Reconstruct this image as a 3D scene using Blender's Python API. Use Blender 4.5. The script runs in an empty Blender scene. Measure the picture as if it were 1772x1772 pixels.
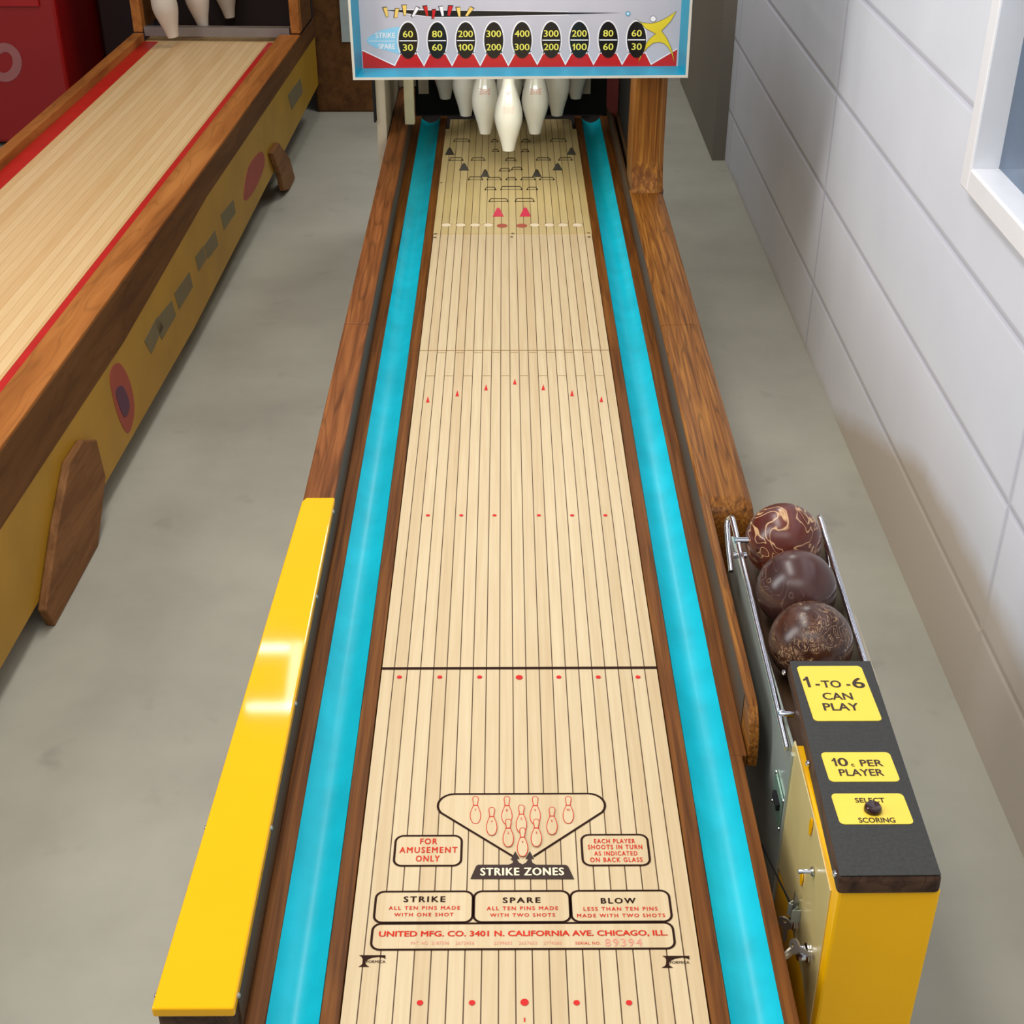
import bpy, math, random
from mathutils import Vector, Matrix
random.seed(7)
S = bpy.context.scene
COL = S.collection
PI = math.pi
R = math.radians

# ------------------------------------------------------------------ camera, world, light, exposure
F_PX = 2409.0
PITCH, YAW = R(31.94), R(0.30)
LZ = 0.48                                   # height of the lane above the floor
CAM = Vector((-0.019, 0.0, LZ + 1.258))
cam_d = bpy.data.cameras.new('camera')
cam_d.sensor_width = 36.0
cam_d.lens = 36.0 * F_PX / 1772.0
cam_d.clip_start = 0.02
cam = bpy.data.objects.new('camera', cam_d)
cam.location = CAM
cam.rotation_euler = (PI / 2 - PITCH, 0, -YAW)
COL.objects.link(cam)
S.camera = cam

world = bpy.data.worlds.new('world')
S.world = world
world.use_nodes = True
bg = world.node_tree.nodes['Background']
bg.inputs[0].default_value = (0.72, 0.77, 0.88, 1)
bg.inputs[1].default_value = 0.46

def area(name, loc, target, sx, sy, power, color):
    d = bpy.data.lights.new(name, 'AREA')
    d.shape = 'RECTANGLE'; d.size = sx; d.size_y = sy
    d.energy = power; d.color = color
    o = bpy.data.objects.new(name, d)
    o.location = loc
    o.rotation_euler = (Vector(target) - Vector(loc)).to_track_quat('-Z', 'Y').to_euler()
    COL.objects.link(o)
    return o
area('ceiling_lamp_front', (-0.5, 0.0, 2.95), (-0.4, 0.5, 0.0), 2.6, 0.9, 27, (1.0, 0.975, 0.93))
area('ceiling_lamp_middle', (-0.5, 2.5, 2.95), (-0.4, 2.5, 0.0), 2.4, 0.40, 38, (1.0, 0.972, 0.925))
area('back_fill', (0.30, 5.1, 2.85), (0.25, 5.1, 0.0), 0.9, 0.40, 20, (1.0, 0.972, 0.925))  # added fill light, lifts the dark far end of the room
area('wall_fill_left', (-3.2, 1.3, 2.75), (0.5, 1.3, 0.75), 0.9, 3.0, 88, (0.99, 0.98, 0.98))  # added fill light from the side, brightens the right wall
# small square ring lamp under the ceiling: three of its tubes
for nm, c_, w_, h_ in (('ring_lamp_far', (-0.962, 4.44, 2.75), 0.16, 0.035), ('ring_lamp_side', (-0.845, 4.27, 2.75), 0.045, 0.32), ('ring_lamp_near', (-0.905, 4.075, 2.75), 0.19, 0.035)):
    area(nm, c_, (c_[0], c_[1] - 0.8, 0), w_, h_, 0.45, (1.0, 0.80, 0.96))
area('window_daylight', (0.80, 1.84, LZ + 0.92), (-1.0, 1.84, 0.6), 1.1, 0.8, 3, (0.80, 0.88, 1.0))

S.view_settings.view_transform = 'Standard'
S.view_settings.look = 'None'
S.view_settings.exposure = 0.0
S.view_settings.gamma = 1.0
S.view_settings.use_curve_mapping = False

# ------------------------------------------------------------------ geometry helpers
RIGHT = Vector((math.cos(YAW), -math.sin(YAW), 0))
HEAD = Vector((math.sin(YAW), math.cos(YAW), 0))
FWD = HEAD * math.cos(PITCH) - Vector((0, 0, 1)) * math.sin(PITCH)
UPV = HEAD * math.sin(PITCH) + Vector((0, 0, 1)) * math.cos(PITCH)

def hit(u, v, p0, n):
    """point of the plane (p0, n) that the photo shows at pixel u, v"""
    d = FWD + RIGHT * ((u - 886) / F_PX) + UPV * ((886 - v) / F_PX)
    p0 = Vector(p0); n = Vector(n)
    return CAM + d * ((p0 - CAM).dot(n) / d.dot(n))
def on_lane(u, v, dz=0.0): return hit(u, v, (0, 0, LZ + dz), (0, 0, 1))
def on_floor(u, v): return hit(u, v, (0, 0, 0), (0, 0, 1))
def on_x(u, v, x): return hit(u, v, (x, 0, 0), (1, 0, 0))
def on_y(u, v, y): return hit(u, v, (0, y, 0), (0, 1, 0))

class MB:
    def __init__(self):
        self.v = []; self.f = []; self.m = []
    def add(self, vs, fs, mi=0):
        b = len(self.v)
        self.v += [tuple(p) for p in vs]
        for q in fs:
            self.f.append(tuple(b + i for i in q)); self.m.append(mi)
        return self
    def box(self, x0, x1, y0, y1, z0, z1, mi=0):
        vs = [(x, y, z) for z in (z0, z1) for y in (y0, y1) for x in (x0, x1)]
        return self.add(vs, [(0, 2, 3, 1), (4, 5, 7, 6), (0, 1, 5, 4), (2, 6, 7, 3), (0, 4, 6, 2), (1, 3, 7, 5)], mi)
    def poly(self, pts, mi=0):
        return self.add(pts, [tuple(range(len(pts)))], mi)
    def prism(self, pts, d, mi=0):
        d = Vector(d); n = len(pts)
        a = [Vector(p) for p in pts]; b = [p + d for p in a]
        fs = [tuple(range(n - 1, -1, -1)), tuple(range(n, 2 * n))]
        fs += [(i, (i + 1) % n, n + (i + 1) % n, n + i) for i in range(n)]
        return self.add(a + b, fs, mi)
    def loft(self, rings, mi=0, closed=True, caps=True):
        n = len(rings[0]); vs = [p for r in rings for p in r]; fs = []
        for k in range(len(rings) - 1):
            for i in range(n if closed else n - 1):
                j = (i + 1) % n
                fs.append((k * n + i, k * n + j, (k + 1) * n + j, (k + 1) * n + i))
        if caps:
            fs.append(tuple(range(n - 1, -1, -1)))
            o = (len(rings) - 1) * n
            fs.append(tuple(range(o, o + n)))
        return self.add(vs, fs, mi)
    def tube(self, path, r, seg=12, mi=0):
        path = [Vector(p) for p in path]; rings = []
        t0 = (path[1] - path[0]).normalized()
        nrm = t0.orthogonal().normalized()
        for i, p in enumerate(path):
            if i == 0: t = path[1] - path[0]
            elif i == len(path) - 1: t = path[-1] - path[-2]
            else: t = (path[i + 1] - path[i]).normalized() + (path[i] - path[i - 1]).normalized()
            t.normalize()
            nrm = (nrm - t * nrm.dot(t)).normalized()
            bn = t.cross(nrm)
            rr = r[i] if isinstance(r, (list, tuple)) else r
            rings.append([p + (nrm * math.cos(2 * PI * k / seg) + bn * math.sin(2 * PI * k / seg)) * rr for k in range(seg)])
        return self.loft(rings, mi)
    def lathe(self, prof, c=(0, 0, 0), axis=(0, 0, 1), seg=32, mi=0):
        ax = Vector(axis).normalized(); a = ax.orthogonal().normalized(); b = ax.cross(a); c = Vector(c)
        rings = [[c + ax * h + (a * math.cos(2 * PI * k / seg) + b * math.sin(2 * PI * k / seg)) * max(r, 1e-5) for k in range(seg)] for r, h in prof]
        return self.loft(rings, mi)
    def ribbon(self, pts, w, n=(0, 0, 1), closed=False, mi=0):
        pts = [Vector(p) for p in pts]; n = Vector(n).normalized(); N = len(pts); L = []; Rr = []
        for i in range(N):
            a = pts[i - 1] if (i > 0 or closed) else pts[i]
            b = pts[(i + 1) % N] if (i < N - 1 or closed) else pts[i]
            d1 = (pts[i] - a); d2 = (b - pts[i])
            d1 = d1.normalized() if d1.length > 1e-9 else d2.normalized()
            d2 = d2.normalized() if d2.length > 1e-9 else d1
            t = (d1 + d2).normalized()
            s = n.cross(t); k = 1.0 / max(0.5, t.dot(d1))
            L.append(pts[i] + s * (w / 2 * k)); Rr.append(pts[i] - s * (w / 2 * k))
        fs = []
        for i in range(N if closed else N - 1):
            j = (i + 1) % N
            fs.append((i, N + i, N + j, j))
        return self.add(L + Rr, fs, mi)
    def build(self, name, mats, parent=None, smooth=False, bevel=0.0, seg=2, angle=40):
        me = bpy.data.meshes.new(name)
        me.from_pydata(self.v, [], self.f)
        if not isinstance(mats, (list, tuple)): mats = [mats]
        for m in mats: me.materials.append(m)
        for p, mi in zip(me.polygons, self.m):
            p.material_index = mi
        import bmesh
        b = bmesh.new(); b.from_mesh(me)
        if len(self.f) > 1 and smooth is not None:
            bmesh.ops.recalc_face_normals(b, faces=b.faces)
        b.to_mesh(me); b.free()
        o = bpy.data.objects.new(name, me)
        COL.objects.link(o)
        if parent is not None:
            o.parent = parent
            if parent.get('_w'): o.matrix_parent_inverse = Matrix.Translation(-Vector(parent.location))
        if bevel:
            md = o.modifiers.new('bevel', 'BEVEL'); md.width = bevel; md.segments = seg
            md.limit_method = 'ANGLE'; md.angle_limit = R(35); md.harden_normals = False
        if smooth:
            for p in me.polygons: p.use_smooth = True
            if smooth != 'all':
                try:
                    me.set_sharp_from_angle(angle=R(angle))
                except Exception:
                    pass
        return o

def thing(name, label, cat, loc=(0, 0, 0), rotz=0, group=None, world_built=True):
    o = bpy.data.objects.new(name, None); COL.objects.link(o)
    o.location = loc; o.rotation_euler = (0, 0, rotz); o.empty_display_size = 0.05
    o['label'] = label; o['category'] = cat
    if group: o['group'] = group
    if world_built: o['_w'] = 1
    return o
def tag(o, label, cat, group=None):
    o['label'] = label; o['category'] = cat
    if group: o['group'] = group
    return o
def struct(o):
    o['kind'] = 'structure'; return o

# text as mesh, mapped onto a frame: origin, ux (full width vector), uy (full cap height vector)
_txt_cache = {}
def text_geo(body, bold=0.0, track=1.0):
    key = (body, bold, track)
    if key in _txt_cache: return _txt_cache[key]
    c = bpy.data.curves.new('lettering', 'FONT')
    c.body = body; c.offset = bold; c.space_character = track; c.resolution_u = 3
    c.fill_mode = 'FRONT'
    o = bpy.data.objects.new('lettering', c); COL.objects.link(o)
    dg = bpy.context.evaluated_depsgraph_get(); dg.update()
    me = bpy.data.meshes.new_from_object(o.evaluated_get(dg))
    vs = [v.co.copy() for v in me.vertices]; fs = [tuple(p.vertices) for p in me.polygons]
    bpy.data.objects.remove(o); bpy.data.curves.remove(c); bpy.data.meshes.remove(me)
    x0 = min(v.x for v in vs); x1 = max(v.x for v in vs)
    y0 = min(v.y for v in vs); y1 = max(v.y for v in vs)
    vs = [((v.x - x0) / (x1 - x0), (v.y - y0) / (y1 - y0)) for v in vs]
    _txt_cache[key] = (vs, fs)
    return vs, fs
ONE = [(0.46, 0.0), (0.82, 0.0), (0.82, 1.0), (0.52, 1.0), (0.40, 0.86), (0.10, 0.74), (0.10, 0.58), (0.46, 0.70)]
def put_text(mb, body, o, ux, uy, mi=0, bold=0.0, track=1.0):
    o = Vector(o); ux = Vector(ux); uy = Vector(uy)
    if body.startswith('1') and set(body) <= set('10'):
        n = len(body) - 1
        w1 = 1.0 if n == 0 else 0.24 if n == 2 else 0.38
        mb.add([o + ux * (a * w1) + uy * b for a, b in ONE], [tuple(range(8))], mi)
        if n == 0: return
        o = o + ux * (w1 + 0.03); ux = ux * (1 - w1 - 0.03); body = body[1:]
    vs, fs = text_geo(body, 0.0, track)
    nrm = ux.cross(uy).normalized() * 0.00001
    # heavier lettering: the same glyphs struck again a hair to either side
    dx = ux.normalized() * (uy.length * bold); dy = uy * bold
    shifts = [(0, 0)] if bold <= 0 else [(0, 0), (-1, 0), (1, 0), (0, -0.5), (0, 0.5)]
    for i, (sx_, sy_) in enumerate(shifts):
        mb.add([o + ux * a + uy * b + dx * sx_ + dy * sy_ + nrm * i for a, b in vs], fs, mi)
def lane_text(mb, body, x0, x1, vt, vb, dz=0.0006, mi=0, bold=0.0, track=1.0):
    a = on_lane(x0, vb, dz); b = on_lane(x1, vb, dz); t = on_lane((x0 + x1) / 2, vt, dz)
    put_text(mb, body, a, (b.x - a.x, 0, 0), (0, t.y - a.y, 0), mi, bold, track)
def arc_box(x0, x1, y0, y1, r, z, n=6):
    pts = []
    for cx, cy, a0 in ((x1 - r, y1 - r, 0), (x0 + r, y1 - r, 90), (x0 + r, y0 + r, 180), (x1 - r, y0 + r, 270)):
        for k in range(n + 1):
            a = R(a0 + 90 * k / n)
            pts.append(Vector((cx + r * math.cos(a), cy + r * math.sin(a), z)))
    return pts

# ------------------------------------------------------------------ materials
def lin(c):
    if isinstance(c, str):
        c = c.lstrip('#'); c = [int(c[i:i + 2], 16) / 255 for i in (0, 2, 4)]
    return tuple((x / 12.92 if x <= 0.04045 else ((x + 0.055) / 1.055) ** 2.4) for x in c) + (1.0,)
def new_mat(name):
    m = bpy.data.materials.new(name); m.use_nodes = True
    nt = m.node_tree
    return m, nt, nt.nodes['Principled BSDF']
def nd(nt, t, **kw):
    n = nt.nodes.new(t)
    for k, v in kw.items():
        if k.startswith('i_'): n.inputs[int(k[2:])].default_value = v
        else: setattr(n, k, v)
    return n
def ramp(nt, fac, stops):
    r = nt.nodes.new('ShaderNodeValToRGB')
    e = r.color_ramp.elements
    while len(e) < len(stops): e.new(0.5)
    for el, (p, c) in zip(e, stops): el.position = p; el.color = lin(c) if isinstance(c, str) else c
    nt.links.new(fac, r.inputs[0]); return r
def plain(name, c, rough=0.5, metal=0.0, var=0.06, scale=18.0, bump=0.0, coat=0.0, spec=0.5, trans=0.0, emit=None, estr=0.0):
    m, nt, b = new_mat(name); L = nt.links.new
    tc = nd(nt, 'ShaderNodeTexCoord')
    nz = nd(nt, 'ShaderNodeTexNoise'); nz.inputs['Scale'].default_value = scale; nz.inputs['Detail'].default_value = 4
    L(tc.outputs['Object'], nz.inputs['Vector'])
    cc = lin(c)
    lo = tuple(max(0, x * (1 - var)) for x in cc[:3]) + (1,); hi = tuple(min(1, x * (1 + var)) for x in cc[:3]) + (1,)
    r = ramp(nt, nz.outputs[0], [(0.3, lo), (0.7, hi)])
    L(r.outputs[0], b.inputs['Base Color'])
    b.inputs['Roughness'].default_value = rough; b.inputs['Metallic'].default_value = metal
    b.inputs['Specular IOR Level'].default_value = spec
    b.inputs['Coat Weight'].default_value = coat; b.inputs['Coat Roughness'].default_value = 0.05
    b.inputs['Transmission Weight'].default_value = trans
    if emit:
        b.inputs['Emission Color'].default_value = lin(emit); b.inputs['Emission Strength'].default_value = estr
    if bump:
        bp = nd(nt, 'ShaderNodeBump'); bp.inputs['Strength'].default_value = bump; bp.inputs['Distance'].default_value = 0.002
        L(nz.outputs[0], bp.inputs['Height']); L(bp.outputs[0], b.inputs['Normal'])
    return m
def wood(name, dark, mid, light, rough=0.45, stretch=14.0, scale=30.0, ring=0.55, coat=0.0, lines=13.0, axis=1, fig=None):
    m, nt, b = new_mat(name); L = nt.links.new
    tc = nd(nt, 'ShaderNodeTexCoord')
    mp = nd(nt, 'ShaderNodeMapping'); mp.inputs['Scale'].default_value = tuple(1 / stretch if k == axis else 1 for k in range(3))
    L(tc.outputs['Object'], mp.inputs['Vector'])
    n1 = nd(nt, 'ShaderNodeTexNoise'); n1.inputs['Scale'].default_value = scale; n1.inputs['Detail'].default_value = 5; n1.inputs['Distortion'].default_value = 0.6
    L(mp.outputs[0], n1.inputs['Vector'])
    # cathedral figure: contour lines of a soft noise
    mp2 = nd(nt, 'ShaderNodeMapping'); mp2.inputs['Scale'].default_value = tuple(1 / (stretch * 0.55) if k == axis else 1 for k in range(3)); mp2.inputs['Location'].default_value = (3.1, 0.7, 0)
    L(tc.outputs['Object'], mp2.inputs['Vector'])
    n2 = nd(nt, 'ShaderNodeTexNoise'); n2.inputs['Scale'].default_value = fig or scale * 0.5; n2.inputs['Detail'].default_value = 2
    L(mp2.outputs[0], n2.inputs['Vector'])
    mu = nd(nt, 'ShaderNodeMath', operation='MULTIPLY'); mu.inputs[1].default_value = lines
    L(n2.outputs[0], mu.inputs[0])
    fr = nd(nt, 'ShaderNodeMath', operation='FRACT'); L(mu.outputs[0], fr.inputs[0])
    pp = nd(nt, 'ShaderNodeMath', operation='PINGPONG'); pp.inputs[1].default_value = 0.5; L(fr.outputs[0], pp.inputs[0])
    rr = ramp(nt, pp.outputs[0], [(0.0, (1 - ring,) * 3 + (1,)), (0.16, (1, 1, 1, 1))])
    cr = ramp(nt, n1.outputs[0], [(0.28, dark), (0.5, mid), (0.72, light)])
    mx = nd(nt, 'ShaderNodeMix', data_type='RGBA', blend_type='MULTIPLY'); mx.inputs[0].default_value = 1.0
    L(cr.outputs[0], mx.inputs[6]); L(rr.outputs[0], mx.inputs[7])
    L(mx.outputs[2], b.inputs['Base Color'])
    b.inputs['Roughness'].default_value = rough; b.inputs['Specular IOR Level'].default_value = 0.16
    b.inputs['Coat Weight'].default_value = coat; b.inputs['Coat Roughness'].default_value = 0.12
    bp = nd(nt, 'ShaderNodeBump'); bp.inputs['Strength'].default_value = 0.12; bp.inputs['Distance'].default_value = 0.001
    L(n1.outputs[0], bp.inputs['Height']); L(bp.outputs[0], b.inputs['Normal'])
    return m
PITCHB = 0.4 / 21
def lane_mat(name, base, light, line, rough=0.35, coat=0.15, pitch=PITCHB, half=0.2, var=1.0):
    m, nt, b = new_mat(name); L = nt.links.new
    tc = nd(nt, 'ShaderNodeTexCoord'); sx = nd(nt, 'ShaderNodeSeparateXYZ'); L(tc.outputs['Object'], sx.inputs[0])
    a = nd(nt, 'ShaderNodeMath', operation='ADD'); a.inputs[1].default_value = half; L(sx.outputs[0], a.inputs[0])
    d = nd(nt, 'ShaderNodeMath', operation='DIVIDE'); d.inputs[1].default_value = pitch; L(a.outputs[0], d.inputs[0])
    fl = nd(nt, 'ShaderNodeMath', operation='FLOOR'); L(d.outputs[0], fl.inputs[0])
    fr = nd(nt, 'ShaderNodeMath', operation='FRACT'); L(d.outputs[0], fr.inputs[0])
    pp = nd(nt, 'ShaderNodeMath', operation='PINGPONG'); pp.inputs[1].default_value = 0.5; L(fr.outputs[0], pp.inputs[0])
    wn = nd(nt, 'ShaderNodeTexWhiteNoise', noise_dimensions='1D'); L(fl.outputs[0], wn.inputs['W'])
    mp = nd(nt, 'ShaderNodeMapping'); mp.inputs['Scale'].default_value = (1, 0.035, 1); L(tc.outputs['Object'], mp.inputs['Vector'])
    off = nd(nt, 'ShaderNodeVectorMath', operation='ADD'); L(mp.outputs[0], off.inputs[0]); L(wn.outputs['Color'], off.inputs[1])
    nz = nd(nt, 'ShaderNodeTexNoise'); nz.inputs['Scale'].default_value = 170; nz.inputs['Detail'].default_value = 4; L(off.outputs[0], nz.inputs['Vector'])
    # mix: grain 60% + board 40%
    mm = nd(nt, 'ShaderNodeMath', operation='MULTIPLY_ADD'); mm.inputs[1].default_value = 0.42 * var; L(wn.outputs[0], mm.inputs[0])
    sc = nd(nt, 'ShaderNodeMath', operation='MULTIPLY'); sc.inputs[1].default_value = 0.6; L(nz.outputs[0], sc.inputs[0]); L(sc.outputs[0], mm.inputs[2])
    cr = ramp(nt, mm.outputs[0], [(0.18, base), (0.75, light)])
    ln = ramp(nt, pp.outputs[0], [(0.026, (0, 0, 0, 1)), (0.052, (1, 1, 1, 1))])
    mx = nd(nt, 'ShaderNodeMix', data_type='RGBA'); L(ln.outputs[0], mx.inputs[0])
    mx.inputs[6].default_value = lin(line); L(cr.outputs[0], mx.inputs[7])
    L(mx.outputs[2], b.inputs['Base Color'])
    b.inputs['Roughness'].default_value = rough; b.inputs['Specular IOR Level'].default_value = 0.3; b.inputs['Coat Weight'].default_value = coat; b.inputs['Coat Roughness'].default_value = 0.25
    return m
def ball_mat(name, c0, c1, streak, amount, scale, seed, thr=0.46):
    m, nt, b = new_mat(name); L = nt.links.new
    tc = nd(nt, 'ShaderNodeTexCoord')
    mp = nd(nt, 'ShaderNodeMapping'); mp.inputs['Location'].default_value = (seed, seed * 1.7, seed * 0.3); mp.inputs['Rotation'].default_value = (seed, 0.4, seed * 2)
    mp.inputs['Scale'].default_value = (1, 0.55, 1)
    L(tc.outputs['Object'], mp.inputs['Vector'])
    n1 = nd(nt, 'ShaderNodeTexNoise'); n1.inputs['Scale'].default_value = scale * 0.8; n1.inputs['Detail'].default_value = 3
    L(mp.outputs[0], n1.inputs['Vector'])
    n2 = nd(nt, 'ShaderNodeTexNoise'); n2.inputs['Scale'].default_value = scale; n2.inputs['Detail'].default_value = 1.5; n2.inputs['Distortion'].default_value = 2.2
    L(mp.outputs[0], n2.inputs['Vector'])
    s1 = nd(nt, 'ShaderNodeMath', operation='SUBTRACT'); s1.inputs[1].default_value = 0.5; L(n2.outputs[0], s1.inputs[0])
    ab = nd(nt, 'ShaderNodeMath', operation='ABSOLUTE'); L(s1.outputs[0], ab.inputs[0])
    st = ramp(nt, ab.outputs[0], [(0.0, (1, 1, 1, 1)), (amount, (0, 0, 0, 1))])
    n3 = nd(nt, 'ShaderNodeTexNoise'); n3.inputs['Scale'].default_value = scale * 0.45; L(mp.outputs[0], n3.inputs['Vector'])
    msk = ramp(nt, n3.outputs[0], [(thr, (0, 0, 0, 1)), (thr + 0.12, (1, 1, 1, 1))])
    mk = nd(nt, 'ShaderNodeMath', operation='MULTIPLY'); L(st.outputs[0], mk.inputs[0]); L(msk.outputs[0], mk.inputs[1])
    cr = ramp(nt, n1.outputs[0], [(0.35, c0), (0.68, c1)])
    mx = nd(nt, 'ShaderNodeMix', data_type='RGBA'); L(mk.outputs[0], mx.inputs[0]); L(cr.outputs[0], mx.inputs[6]); mx.inputs[7].default_value = lin(streak)
    L(mx.outputs[2], b.inputs['Base Color'])
    b.inputs['Roughness'].default_value = 0.28
    return m

M = {}
M['lane'] = lane_mat('lane_laminate', '#c6ab80', '#dcc79f', '#4a2c0a', var=0.5, rough=0.45, coat=0.0)
M['deck'] = lane_mat('deck_laminate', '#c3a970', '#d6be87', '#553508', rough=0.5)
M['old_lane'] = lane_mat('old_lane_wood', '#d2a76f', '#e2c08c', '#c89f66', pitch=0.025, half=0.21, rough=0.4)
M['turq'] = plain('turquoise_paint', '#0ab4c6', 0.36, var=0.12, scale=14, spec=0.35)
M['ledge'] = wood('ledge_walnut', '#502c0b', '#6c3e15', '#82501e', rough=0.5, scale=150, ring=0.22, stretch=40, fig=14, lines=9)
M['rail_l'] = wood('rail_stained_oak', '#633717', '#7e4922', '#955b2d', rough=0.45, scale=120, ring=0.36, stretch=26, lines=10, fig=16)
M['rail_r'] = wood('rail_oak', '#623711', '#84501c', '#a56d2c', rough=0.42, scale=190, ring=0.42, coat=0.06, stretch=40, lines=12, fig=26)
M['post_r'] = wood('post_oak', '#5f3612', '#85511f', '#a8742c', rough=0.4, scale=110, ring=0.3, stretch=40, lines=8, axis=2, fig=24)
M['inner'] = plain('rail_inner_stain', '#55391f', 0.6, var=0.15, scale=8)
M['dark_wood'] = wood('dark_end_wood', '#33231a', '#4a3425', '#5d4431', rough=0.5, scale=30, ring=0.4)
M['yellow'] = plain('yellow_enamel', '#f4b200', 0.05, var=0.012, scale=6, spec=0.4)
M['yellow_c'] = plain('console_yellow_enamel', '#fcbb00', 0.35, var=0.03, scale=9, spec=0.25)
M['gap'] = plain('shadow_gap_paint', '#1d1009', 0.8)
M['ink'] = plain('brown_black_ink', '#2e170e', 0.7, var=0.1, spec=0.1)
M['ink_grey'] = plain('banner_ink', '#42342f', 0.7, var=0.08, spec=0.1)
M['red'] = plain('red_ink', '#cf3320', 0.7, var=0.08, spec=0.1)
M['red_dot'] = plain('red_dot_ink', '#d0322e', 0.7, var=0.05, spec=0.1)
M['pale_red'] = plain('pale_red_ink', '#dd8f78', 0.55, var=0.08)
M['cream_ink'] = plain('cream_print', '#efdcb8', 0.5)
M['seam'] = plain('seam_line', '#a98350', 0.6)
M['black'] = plain('black_vinyl', '#363532', 0.6, var=0.16, scale=260, spec=0.35)
M['soot'] = plain('black_cloth', '#060606', 0.95)
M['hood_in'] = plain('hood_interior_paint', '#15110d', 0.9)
M['cream'] = plain('cream_paint', '#c4bb98', 0.55, var=0.08)
M['beige'] = plain('beige_panel_paint', '#a89c86', 0.6, var=0.08)
M['chrome'] = plain('chrome', '#dcdce0', 0.10, metal=1.0, var=0.01)
M['steel'] = plain('polished_steel', '#aeb8ae', 0.22, metal=0.30, var=0.05, scale=14)
M['khaki_refl'] = plain('khaki_reflection', '#d9c484', 0.22, metal=0.10, var=0.05, scale=14)  # reflection in the glossy yellow side, put in as khaki colour
M['bolt'] = plain('screw_metal', '#b8b4a8', 0.3, metal=1.0)
M['sign'] = plain('sign_yellow', '#f3d23f', 0.35, var=0.02, coat=0.2)
M['sign_ink'] = plain('sign_black_ink', '#33200f', 0.5)
M['knob'] = plain('maroon_plastic', '#2c0a08', 0.25, coat=0.4)
M['pin'] = plain('pin_enamel', '#f1eee2', 0.22, var=0.03, scale=10, coat=0.5)
M['pin_red'] = plain('pin_print_red', '#d8604c', 0.5)
M['pin_pale'] = plain('pin_print_worn', '#eec0b0', 0.5)
M['glass_grey'] = plain('glass_art_grey', '#bfbcc3', 0.3, var=0.05, scale=7, coat=0.2)
M['art_red'] = plain('glass_art_red', '#c4181c', 0.25, var=0.08, scale=6, coat=0.4)
M['art_white'] = plain('glass_art_white', '#f1eeee', 0.3)
M['art_black'] = plain('glass_art_black', '#0d0b0b', 0.2, coat=0.4)
M['art_yellow'] = plain('glass_art_yellow', '#e6cd2c', 0.3)
M['art_orange'] = plain('glass_art_ochre', '#f0c968', 0.3)
M['art_blue'] = plain('glass_art_sky', '#8fcbe6', 0.3)
M['num'] = plain('glass_art_number', '#ece25e', 0.3)
M['frame'] = plain('frame_blue_paint', '#128ba8', 0.4, var=0.08, scale=9, coat=0.2)
M['frame_edge'] = plain('frame_edge_cream', '#d4cfbf', 0.5, var=0.06)
M['lit_red'] = plain('lit_arrow_red', '#c2143f', 0.3, emit='#ff2a5a', estr=0.18)
M['oval_red'] = plain('deck_oval_brick', '#b5533f', 0.4)
M['tri_black'] = plain('deck_arrow_black', '#211713', 0.3, coat=0.3)
M['wire'] = plain('switch_wire', '#2e2410', 0.35, metal=0.6)
M['dark_red'] = plain('dark_red_flap', '#5c1512', 0.7)

# ------------------------------------------------------------------ the room
WX = 0.853       # right wall
def floor_mat():
    m, nt, b = new_mat('sealed_concrete'); L = nt.links.new
    tc = nd(nt, 'ShaderNodeTexCoord')
    n1 = nd(nt, 'ShaderNodeTexNoise'); n1.inputs['Scale'].default_value = 2.2; n1.inputs['Detail'].default_value = 6; n1.inputs['Roughness'].default_value = 0.6
    n2 = nd(nt, 'ShaderNodeTexNoise'); n2.inputs['Scale'].default_value = 9; n2.inputs['Detail'].default_value = 3
    L(tc.outputs['Object'], n1.inputs['Vector']); L(tc.outputs['Object'], n2.inputs['Vector'])
    r1 = ramp(nt, n1.outputs[0], [(0.3, '#9c998c'), (0.55, '#aaa899'), (0.75, '#b3b1a2')])
    r2 = ramp(nt, n2.outputs[0], [(0.2, (0.62, 0.60, 0.58, 1)), (0.36, (1, 1, 1, 1))])
    mx = nd(nt, 'ShaderNodeMix', data_type='RGBA', blend_type='MULTIPLY'); mx.inputs[0].default_value = 0.55
    L(r1.outputs[0], mx.inputs[6]); L(r2.outputs[0], mx.inputs[7]); L(mx.outputs[2], b.inputs['Base Color'])
    b.inputs['Roughness'].default_value = 0.5
    return m
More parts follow.
